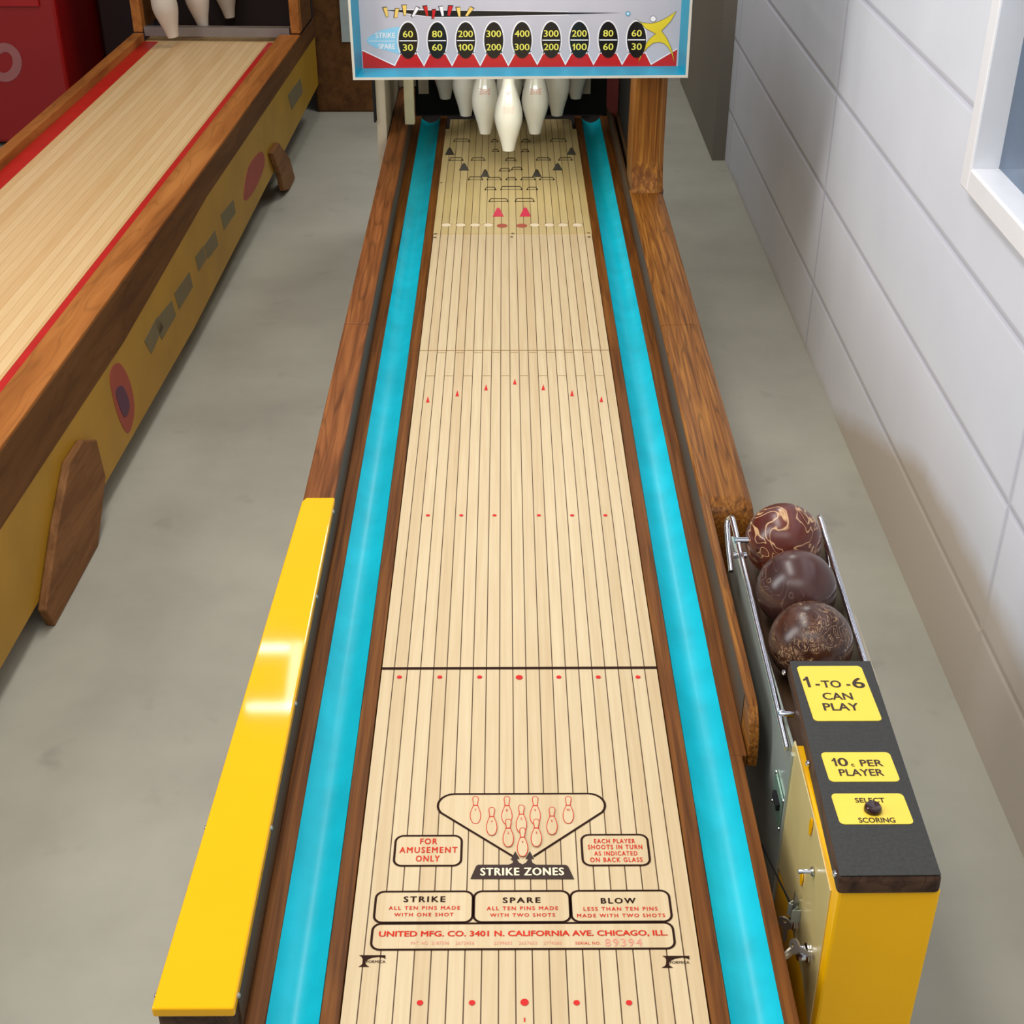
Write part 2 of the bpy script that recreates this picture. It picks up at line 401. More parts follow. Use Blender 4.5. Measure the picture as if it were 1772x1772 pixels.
def wall_mat(name, c, jointed=True):
    m, nt, b = new_mat(name); L = nt.links.new
    tc = nd(nt, 'ShaderNodeTexCoord'); sx = nd(nt, 'ShaderNodeSeparateXYZ'); L(tc.outputs['Object'], sx.inputs[0])
    n1 = nd(nt, 'ShaderNodeTexNoise'); n1.inputs['Scale'].default_value = 5; n1.inputs['Detail'].default_value = 5
    L(tc.outputs['Object'], n1.inputs['Vector'])
    cc = lin(c)
    r1 = ramp(nt, n1.outputs[0], [(0.3, tuple(x * 0.95 for x in cc[:3]) + (1,)), (0.7, cc)])
    if jointed:
        def joint(sock, off, step):
            a = nd(nt, 'ShaderNodeMath', operation='SUBTRACT'); a.inputs[1].default_value = off; L(sock, a.inputs[0])
            d = nd(nt, 'ShaderNodeMath', operation='DIVIDE'); d.inputs[1].default_value = step; L(a.outputs[0], d.inputs[0])
            f = nd(nt, 'ShaderNodeMath', operation='FRACT'); L(d.outputs[0], f.inputs[0])
            p = nd(nt, 'ShaderNodeMath', operation='PINGPONG'); p.inputs[1].default_value = 0.5; L(f.outputs[0], p.inputs[0])
            s = nd(nt, 'ShaderNodeMath', operation='MULTIPLY'); s.inputs[1].default_value = step; L(p.outputs[0], s.inputs[0])
            return s.outputs[0]
        jz = joint(sx.outputs[2], LZ + 1.258 - 0.733, 0.268); jy = joint(sx.outputs[1], 2.05, 1.63)
        mn = nd(nt, 'ShaderNodeMath', operation='MINIMUM'); L(jz, mn.inputs[0]); L(jy, mn.inputs[1])
        rj = ramp(nt, mn.outputs[0], [(0.003, (0.80, 0.79, 0.83, 1)), (0.012, (1, 1, 1, 1))])
        mx = nd(nt, 'ShaderNodeMix', data_type='RGBA', blend_type='MULTIPLY'); mx.inputs[0].default_value = 1
        L(r1.outputs[0], mx.inputs[6]); L(rj.outputs[0], mx.inputs[7])
        # beige patch along the foot of the wall, its top rising towards the window
        e1 = nd(nt, 'ShaderNodeMapRange'); e1.inputs[1].default_value = 3.3; e1.inputs[2].default_value = 2.5; e1.inputs[3].default_value = 0.0; e1.inputs[4].default_value = 0.29
        L(sx.outputs[1], e1.inputs[0])
        df = nd(nt, 'ShaderNodeMath', operation='SUBTRACT'); L(sx.outputs[2], df.inputs[0]); L(e1.outputs[0], df.inputs[1])
        nw = nd(nt, 'ShaderNodeMath', operation='MULTIPLY_ADD'); nw.inputs[1].default_value = 0.06; L(n1.outputs[0], nw.inputs[0]); L(df.outputs[0], nw.inputs[2])
        pr = ramp(nt, nw.outputs[0], [(0.0, (1, 1, 1, 1)), (0.06, (0, 0, 0, 1))])
        mb_ = nd(nt, 'ShaderNodeMix', data_type='RGBA'); L(pr.outputs[0], mb_.inputs[0]); L(mx.outputs[2], mb_.inputs[6]); mb_.inputs[7].default_value = lin('#c6bdb1')
        L(mb_.outputs[2], b.inputs['Base Color'])
        bp = nd(nt, 'ShaderNodeBump'); bp.inputs['Strength'].default_value = 0.5; bp.inputs['Distance'].default_value = 0.004
        rb = ramp(nt, mn.outputs[0], [(0.0, (0, 0, 0, 1)), (0.012, (1, 1, 1, 1))])
        L(rb.outputs[0], bp.inputs['Height']); L(bp.outputs[0], b.inputs['Normal'])
    else:
        L(r1.outputs[0], b.inputs['Base Color'])
    b.inputs['Roughness'].default_value = 0.6
    return m
M['floor'] = floor_mat()
M['wall'] = wall_mat('painted_block_wall', '#e3e7ef')
M['back_wall'] = wall_mat('grey_back_wall', '#a39e94', False)
M['win_frame'] = plain('window_frame_white', '#f4f4f6', 0.35, var=0.02)
M['win_glass'] = plain('window_glass', '#3d5a78', 0.05, var=0.3, scale=3, coat=0.5)

struct(MB().box(-4.2, WX + 0.2, -1.2, 6.8, -0.06, 0.0).build('floor', M['floor']))
WY0, WY1 = 1.15, 2.53                      # window opening along the wall
WZ0, WZ1 = LZ + 0.40, LZ + 1.40
mb = MB()
mb.box(WX, WX + 0.2, -1.2, WY0, 0, 2.9); mb.box(WX, WX + 0.2, WY1, 6.8, 0, 2.9)
mb.box(WX, WX + 0.2, WY0, WY1, 0, WZ0); mb.box(WX, WX + 0.2, WY0, WY1, WZ1, 2.9)
struct(mb.build('wall_right', M['wall']))
struct(MB().box(-4.2, WX, 6.6, 6.8, 0, 2.9).build('wall_back', M['back_wall']))
struct(MB().box(-4.4, -4.2, -1.2, 6.8, 0, 2.9).build('wall_left', M['back_wall']))
struct(MB().box(WX - 0.05, WX, 5.42, 6.6, 0, 2.9).build('corner_shade_1', wall_mat('corner_shade_tone', '#7d7568', False)))  # added strip standing in for the corner's shaded band, shade in its colour
# window
w = MB()
fw = 0.046
w.box(WX - 0.022, WX + 0.12, WY1 - fw, WY1, WZ0, WZ1); w.box(WX - 0.022, WX + 0.12, WY0, WY0 + fw, WZ0, WZ1)
w.box(WX - 0.022, WX + 0.12, WY0 + fw, WY1 - fw, WZ0, WZ0 + fw); w.box(WX - 0.022, WX + 0.12, WY0 + fw, WY1 - fw, WZ1 - fw, WZ1)
wo = struct(w.build('window_1', M['win_frame'], bevel=0.004))
MB().box(WX + 0.03, WX + 0.038, WY0 + fw - 0.005, WY1 - fw + 0.005, WZ0 + fw - 0.005, WZ1 - fw + 0.005).build('pane', M['win_glass'], wo)

# ------------------------------------------------------------------ main bowling machine
Y0 = 0.955                                   # player end
YD = on_lane(880, 405).y                     # seam: start of the pin deck
YE = on_lane(880, 207).y                     # far end of the deck
YS = on_lane(880, 606.4).y                   # middle seam
RT = LZ + 0.06                               # rail top
mach = thing('bowling_machine', 'long wooden lane bowling machine with turquoise gutters in the middle', 'arcade machine', (0, 2.6, 0))
Z = LZ
bed = MB().box(-0.1985, 0.1985, Y0, YD, Z - 0.02, Z).build('lane_bed', M['lane'], mach)
# gap and under board
MB().box(-0.302, 0.295, Y0 + 0.01, YE + 0.25, Z - 0.05, Z - 0.0205).build('lane_support', M['gap'], mach)
deck = MB()
deck.prism([(-0.2, YD, Z - 0.02), (0.2, YD, Z - 0.02), (0.2, on_lane(880, 224).y, Z - 0.02), (0.188, on_lane(880, 224).y, Z - 0.02),
            (0.188, YE - 0.02, Z - 0.02), (0.18, YE, Z - 0.02), (-0.188, YE, Z - 0.02), (-0.188, on_lane(880, 224).y, Z - 0.02), (-0.2, on_lane(880, 224).y, Z - 0.02)], (0, 0, 0.0215))
deck = deck.build('pin_deck', M['deck'], mach)
DZ = 0.0015
for s in (-1, 1):
    # concave gutter
    g = MB(); n = 14; ring = []
    for k in range(n + 1):
        t = k / n; x = 0.2215 + 0.057 * t
        ring.append((s * x, -0.016 * math.sin(PI * t) ** 0.8))
    prof = ring + [(s * 0.2785, -0.024), (s * 0.2215, -0.024)]
    g.loft([[Vector((x, y, Z + z)) for x, z in prof] for y in (Y0, YE + 0.02)])
    g.build('gutter', M['turq'], mach, smooth=True, angle=30)
    # wooden strips either side of the gutter, jointed in the middle
    for x0, x1 in ((0.2002, 0.2212), (0.2788, 0.302)):
        a, b = sorted((s * x0, s * x1))
        e = MB()
        if s > 0 and x1 > 0.3:
            yn = on_lane(1290, 1205, 0.06).y - 0.05
            e.box(a, 0.2955, Y0, yn, Z - 0.02, Z); e.box(a, b, yn, YS - 0.0006, Z - 0.02, Z)
        else:
            e.box(a, b, Y0, YS - 0.0006, Z - 0.02, Z)
        e.box(a, b, YS + 0.0006, YE + 0.04, Z - 0.02, Z)
        e.build('wood_strip', M['ledge'], mach, bevel=0.0008, seg=1)
# left rail
yL1 = on_lane(545, 862, 0.06).y
yL2 = on_lane(600, 560, 0.06).y
YH = YE + 0.15
def rail(x0, x1, y0, y1, name, mt, top=RT, zb=None):
    return MB().box(x0, x1, y0, y1, zb if zb is not None else Z - 0.06, top).build(name, [mt], mach, bevel=0.003)
MB().box(-0.3085, -0.302, Y0 + 0.02, YE + 0.04, Z - 0.02, RT - 0.006).build('rail_facing', M['inner'], mach)
rail(-0.354, -0.303, yL1 - 0.3, yL2 - 0.0008, 'side_rail', M['rail_l'])
rail(-0.354, -0.303, yL2 + 0.0008, YH, 'side_rail', M['rail_l'])
# yellow cover, flaring towards the player, on its wooden core
def flare(y):                                # outer edge
    t = (yL1 - y) / (yL1 - Y0); return -0.354 - 0.033 * max(0, t)
c = MB()
core = [(-0.304, Y0), (flare(Y0) + 0.002, Y0), (-0.356, yL1 - 0.1), (-0.304, yL1 - 0.1)]
c.prism([(x, y, RT - 0.06) for x, y in core], (0, 0, 0.0595))
c.build('rail_core', M['dark_wood'], mach, bevel=0.006)
yc0 = on_lane(335, 1745, 0.062).y
c = MB()
pts = [(-0.3015, yc0), (flare(yc0), yc0), (-0.3545, yL1 - 0.012), (-0.349, yL1), (-0.3015, yL1)]
c.prism([(x, y, RT - 0.012) for x, y in pts], (0, 0, 0.0135))
cover = c.build('rail_cover', M['yellow'], mach, bevel=0.0025, seg=3)
cover['label'] = 'glossy yellow metal cover on the left rail'
for v, ui, uo in ((885, 575, 512), (1032, 548, 470), (1217, 511, 413), (1432, 470, 351), (1722, 412, 265)):
    y = on_lane((ui + uo) / 2, v, 0.055).y
    for x, sg in ((-0.3015, 1), (flare(y), -1)):
        MB().lathe([(0.0035, 0), (0.0033, 0.0012), (0.002, 0.0024), (0, 0.0028)], (x, y, RT - 0.006), (sg, 0, 0), 10).build('screw', M['bolt'], cover, smooth=True)
# right rail: cap with a rounded outer edge, ends at the ball rack
yR1 = on_lane(1265, 858, 0.06).y
yR2 = on_lane(1170, 563, 0.06).y
MB().box(0.302, 0.3085, on_lane(1290, 1205, 0.06).y + 0.01, YE + 0.04, Z - 0.02, RT - 0.006).build('rail_facing', M['inner'], mach)
prof = [(0.3035, Z - 0.06), (0.3035, RT - 0.002), (0.306, RT), (0.368, RT + 0.002), (0.378, RT - 0.001), (0.389, RT - 0.010), (0.392, RT - 0.02), (0.392, Z - 0.06)]
def rcap(y0, y1, rounded=False):
    m_ = MB()
    if rounded:
        rings = []
        for k in range(7):
            a = k / 6 * PI / 2
            yy = y0 - 0.035 * math.cos(a) + 0.035 * 0
            dz = -0.045 * (1 - math.sin(a))
            rings.append([Vector((x, yy + (0.01 if z < Z else 0), max(z + (dz if z > Z else 0), Z - 0.06))) for x, z in prof])
        rings.append([Vector((x, y1, z)) for x, z in prof])
        m_.loft(rings)
    else:
        m_.loft([[Vector((x, y, z)) for x, z in prof] for y in (y0, y1)])
    return m_.build('side_rail', M['rail_r'], mach, smooth=True, angle=25)
rcap(yR1, yR2 - 0.0008, True); rcap(yR2 + 0.0008, 3.50)
rail(0.318, 0.392, 3.5, YE + 0.3, 'side_rail', M['inner'])
# thin inner strip that runs on past the balls and ends in a rounded nose
yN = on_lane(1290, 1205, 0.06).y
pts = []
for k in range(7):
    a = k / 6 * PI / 2
    pts.append((yN - 0.05 * math.cos(a), Z - 0.0 + 0.06 * math.sin(a)))
sd = [(0.303, y, z) for y, z in pts] + [(0.303, yR1, RT), (0.303, yR1, Z - 0.02), (0.303, yN - 0.05, Z - 0.02)]
MB().prism(sd, (0.0135, 0, 0)).build('inner_rail', M['rail_r'], mach, bevel=0.0015)
# cabinet below
MB().box(-0.352, -0.334, Y0 + 0.02, YE + 0.4, 0.20, Z - 0.06).build('side_panel', M['yellow_c'], mach)
MB().box(0.276, 0.294, Y0 + 0.02, 1.98, 0.20, Z - 0.051).build('side_panel', M['rail_r'], mach)
MB().box(0.366, 0.384, 2.02, YE + 0.4, 0.20, Z - 0.06).build('side_panel', M['yellow_c'], mach)
MB().box(0.303, 0.388, 1.985, 2.005, 0.20, Z - 0.062).build('end_panel', M['rail_r'], mach)
MB().box(-0.334, 0.294, Y0 + 0.02, Y0 + 0.04, 0.20, Z - 0.05).build('front_panel', M['dark_wood'], mach)
for x in (-0.33, 0.30):
    for y in (1.25, 4.3):
        MB().box(x - 0.03, x + 0.03, y - 0.045, y + 0.045, 0.0, 0.21).build('leg', M['dark_wood'], mach, bevel=0.006)

# ---- print on the lane
E = 0.0006
def notice(name, label, box, lines, r=0.010, wd=0.0028):
    m_ = MB(); x0, x1, vt, vb = box
    a = on_lane(x0, (vt + vb) / 2, E); b = on_lane(x1, (vt + vb) / 2, E); t = on_lane(886, vt, E).y; bt = on_lane(886, vb, E).y
    m_.poly([(p.x, p.y, p.z - 0.0003) for p in arc_box(a.x, b.x, bt, t, r, Z + E)], 2)
    m_.ribbon(arc_box(a.x, b.x, bt, t, r, Z + E), wd, closed=True)
    for body, u0, u1, v0, v1, mi, bold, track in lines:
        lane_text(m_, body, u0, u1, v0, v1, E + 0.0002, mi, bold, track)
    o = m_.build(name, [M['ink'], M['red'], M['lane_plain'], M['pale_red']], bed, smooth=None)
    o['label'] = label
    return o
m_, nt_, b_ = new_mat('lane_laminate_plain')
M['lane_plain'] = lane_mat('lane_laminate_plain', '#c9ae83', '#dcc79f', '#d1b78b', var=0.5, rough=0.45, coat=0.0)
notice('printed_notice', 'boxed red lettering FOR AMUSEMENT ONLY', (683.2, 798.5, 1445.6, 1497.4),
       [('FOR', 727, 756, 1450.8, 1460.6, 1, 0.026, 1.25), ('AMUSEMENT', 691.2, 791, 1465.6, 1475.8, 1, 0.026, 1.25), ('ONLY', 719.5, 760.2, 1480.4, 1490.7, 1, 0.026, 1.25)])
notice('printed_notice', 'boxed red lettering EACH PLAYER SHOOTS IN TURN', (1007.3, 1122.6, 1445, 1498),
       [('EACH PLAYER', 1028.3, 1099, 1451.6, 1459.1, 1, 0.026, 1.25), ('SHOOTS IN TURN', 1017.7, 1111.6, 1461.7, 1469.5, 1, 0.026, 1.25),
        ('AS INDICATED', 1028.7, 1103.1, 1472.9, 1480.4, 1, 0.026, 1.25), ('ON BACK GLASS', 1021.8, 1112, 1483.7, 1491.6, 1, 0.026, 1.25)])
notice('printed_notice', 'boxed rule headed STRIKE', (649, 818, 1542, 1595.5),
       [('STRIKE', 698.5, 770, 1551.1, 1560.8, 0, 0.05, 1.3), ('ALL TEN PINS MADE', 672.5, 795.7, 1567.9, 1574.2, 1, 0.03, 1.3), ('WITH ONE SHOT', 682.1, 784.5, 1579.6, 1585.7, 1, 0.03, 1.3)])
notice('printed_notice', 'boxed rule headed SPARE', (820, 986.2, 1542, 1595.5),
       [('SPARE', 870.4, 934.9, 1553, 1562.3, 0, 0.05, 1.3), ('ALL TEN PINS MADE', 842.4, 965.7, 1568.4, 1574.9, 1, 0.03, 1.3), ('WITH TWO SHOTS', 848.1, 960.3, 1580.2, 1586.3, 1, 0.03, 1.3)])
notice('printed_notice', 'boxed rule headed BLOW', (988.2, 1160.2, 1542, 1595.5),
       [('BLOW', 1040.5, 1100, 1553.8, 1563.3, 0, 0.05, 1.3), ('LESS THAN TEN PINS', 1010, 1138, 1569.4, 1575.9, 1, 0.03, 1.3), ('MADE WITH TWO SHOTS', 998.9, 1151.2, 1581, 1587.3, 1, 0.03, 1.3)])
tiny = [(b, u0, u1, 1629, 1634.5, 3, 0.0, 1.15) for b, u0, u1 in (('PAT. NO.', 711, 742), ('2187596', 746.5, 777), ('2672456', 788, 820), ('2599605', 855, 886), ('2657653', 898, 929), ('2779280', 941, 972))]
notice('printed_notice', 'long boxed address line with serial number', (643.5, 1166.2, 1597.5, 1642.3),
       [('UNITED MFG. CO. 3401 N. CALIFORNIA AVE. CHICAGO, ILL.', 655.7, 1155.7, 1610.4, 1622, 1, 0.04, 1.0)] + tiny +
       [('SERIAL NO.', 996, 1039.5, 1629.4, 1634.5, 1, 0.0, 1.1), ('89394', 1047.6, 1111.6, 1624, 1637.5, 3, 0.0, 1.2)])
# strike zone diagram
m_ = MB()
a = on_lane(758, 1388, E); b = on_lane(1046.5, 1388, E); yt = on_lane(900, 1373.5, E).y
cx = (a.x + b.x) / 2
e1 = on_lane(888, 1482, E); e2 = on_lane(923, 1482, E)
rr = 0.021
def corner(px, sgn):
    pts = []
    for k in range(9):
        an = R(90 + 127 * k / 8)
        pts.append(Vector((px + sgn * (rr + rr * math.cos(an)), yt - rr + rr * math.sin(an), Z + E)))
    return pts
lc = corner(a.x, 1); rc = corner(b.x, -1)
path = [Vector((e1.x, e1.y, Z + E))] + lc[::-1] + rc + [Vector((e2.x, e2.y, Z + E))]
fill = [Vector((p.x, p.y, Z + E - 0.0003)) for p in path]
m_.poly(fill, 2); m_.ribbon(path, 0.0030)
def LP(pts, dz): return [on_lane(u, v, dz) for u, v in pts]
K = 350 / 1772; KO = (730, 1350)
def ck(x, y): return (KO[0] + x * K, KO[1] + y * K)
ban = [(425, 865), (475, 752), (495, 740), (760, 740), (795, 725), (800, 708), (772, 690), (783, 690), (818, 622), (856, 690), (832, 690), (850, 720), (882, 738), (912, 722), (932, 692), (908, 690), (946, 622), (983, 690), (958, 690), (968, 722), (1000, 740), (1262, 742), (1282, 755), (1335, 867)]
m_.poly(LP([ck(*p) for p in ban], E + 0.0002), 3)
lane_text(m_, 'STRIKE ZONES', ck(515, 0)[0], ck(1243, 0)[0], ck(0, 768)[1], ck(0, 835)[1], E + 0.0005, 4, 0.05, 1.15)
def pin_outline(x, yt_, yb, dz, num):
    # neck head at yt_, neck band at 35%, base at yb, in crop units
    H = yb - yt_
    prof = [(0, 0), (14, 0.01), (22, 0.045), (25, 0.09), (22, 0.17), (18, 0.25), (18, 0.33), (25, 0.40), (36, 0.50), (44, 0.62), (46, 0.72), (42, 0.83), (33, 0.92), (20, 0.98), (0, 1.0)]
    L_ = [ck(x + w, yt_ + t * H) for w, t in prof]; Rr = [ck(x - w, yt_ + t * H) for w, t in prof[1:-1]][::-1]
    m_.poly(LP(L_ + Rr, dz - 0.00015), 2)
    m_.ribbon(LP(L_ + Rr, dz), 0.0009, closed=True, mi=1)
    m_.ribbon(LP([ck(x - 18, yt_ + 0.33 * H), ck(x + 18, yt_ + 0.33 * H)], dz), 0.0018, mi=1)
    c0 = ck(x, yt_ + 0.5 * H)
    lane_text(m_, num, c0[0] - 1.6 * len(num), c0[0] + 1.6 * len(num), c0[1] - 2, c0[1] + 2, dz + 0.0001, 1)
dz = E + 0.0001
for x, t, b_, nn in ((470, 142, 380, '7'), (745, 142, 385, '8'), (993, 142, 385, '9'), (1283, 142, 378, '10'), (612, 238, 483, '4'), (872, 217, 460, '5'), (1140, 236, 475, '6'), (757, 340, 582, '2'), (1003, 340, 580, '3'), (882, 417, 667, '1')):
    pin_outline(x, t, b_, dz, nn); dz += 0.0002
o = m_.build('pin_diagram', [M['ink'], M['red'], M['lane_plain'], M['ink_grey'], M['cream_ink']], bed, smooth=None)
o['label'] = 'printed triangle of ten red pin outlines over the STRIKE ZONES banner'
# laminate maker's mark
def mark(u0, v0, u1, v1):
    m_ = MB()
    def q(x, y): return on_lane(u0 + (u1 - u0) * x, v0 + (v1 - v0) * y, E)
    m_.poly([q(0.03, 0.0), q(1.0, 0.0), q(1.0, 0.34), q(0.94, 0.22), q(0.75, 0.14), q(0.5, 0.22), q(0.35, 0.38), q(0.28, 0.52), q(0.28, 0.78), q(0.36, 0.92), q(0.42, 1.0), q(0.0, 1.0), q(0.12, 0.85), q(0.16, 0.7), q(0.17, 0.3), q(0.12, 0.12)])
    put_text(m_, 'FORMICA', q(0.31, 0.66), q(1.0, 0.66) - q(0.31, 0.66), q(0.31, 0.44) - q(0.31, 0.66), 0, 0.02)
    o = m_.build('maker_mark', M['ink'], bed, smooth=None); o['label'] = 'dark flared F emblem with small serif name'
mark(619.5, 1652.8, 667, 1673); mark(1144.7, 1654, 1192.9, 1674.5)
# dots, arrows, lines
def disc(m_, u, v, ru, dz=E, mi=0, ratio=1.0, n=20):
    c0 = on_lane(u, v, dz); r = (on_lane(u + ru, v, dz) - c0).length
    m_.poly([(c0.x + r * math.cos(2 * PI * k / n), c0.y + r * ratio * math.sin(2 * PI * k / n), c0.z) for k in range(n)], mi)
def dot(u, v, r):
    m_ = MB(); disc(m_, u, v, r); m_.build('lane_dot', M['red_dot'], bed, smooth=None)
for u in (726.7, 816.8, 997.8, 1088.6): dot(u, 1735, 5.6)
dot(907.7, 1734.2, 7.3)
MB().ribbon([on_lane(907.7, 1761, E), on_lane(907.9, 1768, E)], 0.0016).build('centre_tick', M['red_dot'], bed, smooth=None)
for u in (691.2, 761, 830, 967, 1035.3, 1104): dot(u, 1171.5, 4.4)
dot(898.5, 1172, 6.2)
for u in (740.4, 798.2, 855.8, 932.5, 990, 1047.6): dot(u, 891.6, 3.6)
for u, v0, v1 in ((740.2, 685.4, 696.3), (791.2, 675.3, 685.6), (841, 664.7, 675.3), (890.7, 655, 665), (940, 664.7, 675), (989.8, 674.6, 685.3), (1040.6, 685.2, 695.6)):
    MB().poly([on_lane(u - 3.1, v1, E), on_lane(u + 3.1, v1, E), on_lane(u + 0.2, v0, E)]).build('aiming_arrow', M['red_dot'], bed, smooth=None)
m_ = MB()
yf = on_lane(886, 1156.5).y
m_.poly([(-0.1985, yf - 0.0028, Z + E), (0.1985, yf - 0.0028, Z + E), (0.1985, yf + 0.0028, Z + E), (-0.1985, yf + 0.0028, Z + E)])
m_.build('foul_line', M['ink'], bed, smooth=None)
MB().ribbon([(-0.1985, YS, Z + E), (0.1985, YS, Z + E)], 0.0022).build('cross_seam', M['seam'], bed, smooth=None)
y2 = on_lane(886, 610).y; y3 = on_lane(886, 650.5).y
for k in range(1, 20):
    x = -0.2 + PITCHB * k
    yy = y2 if k % 2 == 0 else y3
    MB().ribbon([(x, yy, Z + E), (x + PITCHB, yy, Z + E)], 0.0015).build('board_joint', M['seam'], bed, smooth=None)

# ---- pin deck fittings
Q = 300 / 1772
def dk(x, y): return (740 + x * Q, 200 + y * Q)
ED = DZ + 0.0006
for (x0, x1, y0, y1) in ((225, 358, 425, 460), (450, 582, 425, 460), (800, 898, 430, 462), (1112, 1250, 425, 458), (1342, 1474, 425, 458), (738, 838, 535, 570), (860, 963, 523, 557),
                         (418, 560, 622, 660), (610, 752, 628, 660), (803, 905, 630, 660), (955, 1098, 628, 660), (1147, 1290, 628, 660), (590, 695, 728, 762), (750, 960, 720, 760),
                         (1018, 1120, 728, 760), (632, 818, 845, 880), (898, 1085, 843, 880), (270, 425, 235, 268), (655, 715, 240, 270), (965, 1040, 240, 270), (1258, 1415, 235, 268),
                         (665, 725, 340, 370), (965, 1032, 340, 372)):
    a = on_lane(*dk(x0, y1 - 4), ED); b = on_lane(*dk(x1, y1 - 4), ED)
    r0 = 0.0011; hz = 0.008
    zt = a.z + hz
    yy = on_lane(*dk((x0 + x1) / 2, y0 + 6), DZ + hz).y
    m_ = MB().tube([(a.x, a.y, Z - 0.004), (a.x, a.y, a.z + 0.001), (a.x + 0.002, yy - 0.003, zt - 0.001), (a.x + 0.005, yy, zt), (b.x - 0.005, yy, zt), (b.x - 0.002, yy - 0.003, zt - 0.001), (b.x, b.y, b.z + 0.001), (b.x, b.y, Z - 0.004)], r0, 6)
    m_.box(a.x, b.x, a.y - 0.0009, a.y + 0.0009, Z, a.z)
    for q in (a, b): m_.box(q.x - 0.0022, q.x + 0.0022, q.y - 0.003, q.y + 0.003, Z, a.z + 0.0006)
    m_.build('rollover_wire', M['wire'], deck, smooth=True)
def arrow(xc, yt_, yb, hw, mt, name):
    m_ = MB(); p = []
    for t, w in ((0, 0.0), (0.02, 0.12), (0.08, 0.25), (0.2, 0.36), (0.97, 0.97), (1.0, 1.0)): p.append((w * hw, yt_ + t * (yb - yt_)))
    pts = [on_lane(*dk(xc + w, y), ED) for w, y in p] + [on_lane(*dk(xc - w, y), ED) for w, y in p[:0:-1]]
    m_.prism([(q.x, q.y, Z) for q in pts], (0, 0, ED))
    return m_.build(name, mt, deck)
for xc, a, b, hw in ((225, 325, 400, 48), (1470, 325, 398, 48), (372, 485, 560, 52), (1328, 485, 558, 52), (588, 548, 625, 46), (1116, 548, 625, 50)):
    arrow(xc, a, b, hw, M['tri_black'], 'deck_arrow')
for xc, a, b, hw in ((721, 940, 1030, 57), (998, 938, 1030, 58)):
    o = arrow(xc, a, b, hw, M['lit_red'], 'lit_arrow'); o['label'] = 'red lit arrow window'
for xc in (762, 963):
    m_ = MB(); disc(m_, *dk(xc, 1125), 9.4, ED, ratio=1.0)
    m_.build('deck_disc', M['oval_red'], deck, smooth=None)
for xc in (190, 338, 485, 620, 1095, 1243, 1385, 1530):
    m_ = MB(); disc(m_, *dk(xc, 1118), 8.2, ED)
    c0 = on_lane(*dk(xc, 1118), ED); r = 0.0145
    m_.ribbon([(c0.x + r * math.cos(R(a)), c0.y + r * math.sin(R(a)), ED + Z + 0.0002) for a in range(10, 171, 16)], 0.0016, mi=1)
    m_.build('plank_inlay', [M['cream_ink'], M['seam']], deck, smooth=None)
for xc, yc in ((75, 1243), (80, 1207), (870, 1203), (858, 1238), (1645, 1198), (1650, 1238), (138, 685)):
    c0 = on_lane(*dk(xc, yc), ED)
    MB().poly([(c0.x - .0035, c0.y - .002, c0.z), (c0.x + .0035, c0.y - .002, c0.z), (c0.x + .0035, c0.y + .002, c0.z), (c0.x - .0035, c0.y + .002, c0.z)]).build('pin_slot', M['ink'], deck, smooth=None)

# ---- hood around the pins
YM = 3.40                                     # front of the marquee
ZM = LZ + 0.355
ZT = min(on_y(611, 138.5, YM).z, on_y(1190.3, 134.3, YM).z) - 0.004     # underside of the marquee
MB().box(-0.40, 0.40, YE + 0.30, YE + 0.33, 0.1, ZM + 0.3).build('hood_back', M['soot'], mach)
MB().box(-0.302, 0.318, YE + 0.05, YE + 0.30, Z - 0.05, Z - 0.03).build('ball_pit', M['soot'], mach)
MB().prism([(-0.300, YE + 0.13, Z - 0.03), (0.318, YE + 0.13, Z - 0.03), (0.318, YE + 0.14, Z + 0.10), (-0.300, YE + 0.14, Z + 0.10)], (0, 0.01, 0)).build('hood_curtain', M['soot'], mach)
MB().box(-0.385, -0.357, 3.97, YE + 0.3, Z - 0.10, ZT).build('hood_side', M['beige'], mach, bevel=0.003)
MB().box(-0.392, -0.386, 3.96, YE + 0.3, Z + 0.10, ZT).build('hood_edging', M['soot'], mach)
MB().box(-0.356, -0.302, YE + 0.16, YE + 0.18, RT, ZT).build('hood_lining', M['beige'], mach)
MB().box(-0.312, -0.283, 4.07, 4.10, RT + 0.001, ZT).build('hood_post', M['cream'], mach, bevel=0.002)
rings = []
for k in range(9):
    t = k / 8; z = RT + 0.001 + (ZT - RT - 0.001) * t
    yb = 3.50 - 0.035 * (1 - min(1, t * 3)) ** 2
    xi = 0.306 + 0.004 * t
    rings.append([Vector((xi, yb, z)), Vector((0.372, yb, z)), Vector((0.388, yb + 0.015, z)), Vector((0.392, yb + 0.16, z)), Vector((xi, yb + 0.16, z))])
MB().loft(rings).build('hood_post', M['post_r'], mach, smooth=True, angle=20)
MB().box(0.325, 0.39, 3.67, YE + 0.3, RT + 0.001, ZT).build('hood_side', M['hood_in'], mach)
MB().prism([(0.290, YE - 0.10, Z + 0.065), (0.322, YE - 0.13, Z + 0.03), (0.322, YE - 0.13, ZT - 0.01), (0.286, YE - 0.10, ZT - 0.01)], (0, 0.01, 0)).build('hood_flap', M['dark_red'], mach)
for u in (733, 1013):
    p = on_y(u, 150, YE + 0.12)
    MB().box(p.x - 0.016, p.x + 0.016, YE + 0.110, YE + 0.120, p.z - 0.02, p.z + 0.06).build('hood_plate', M['beige'], mach)
# lamp behind the marquee's lower edge
area('hood_light', (0, YM + 0.07, ZT - 0.02), (0, 4.1, Z + 0.19), 0.48, 0.04, 1.6, (1.0, 0.99, 0.84))

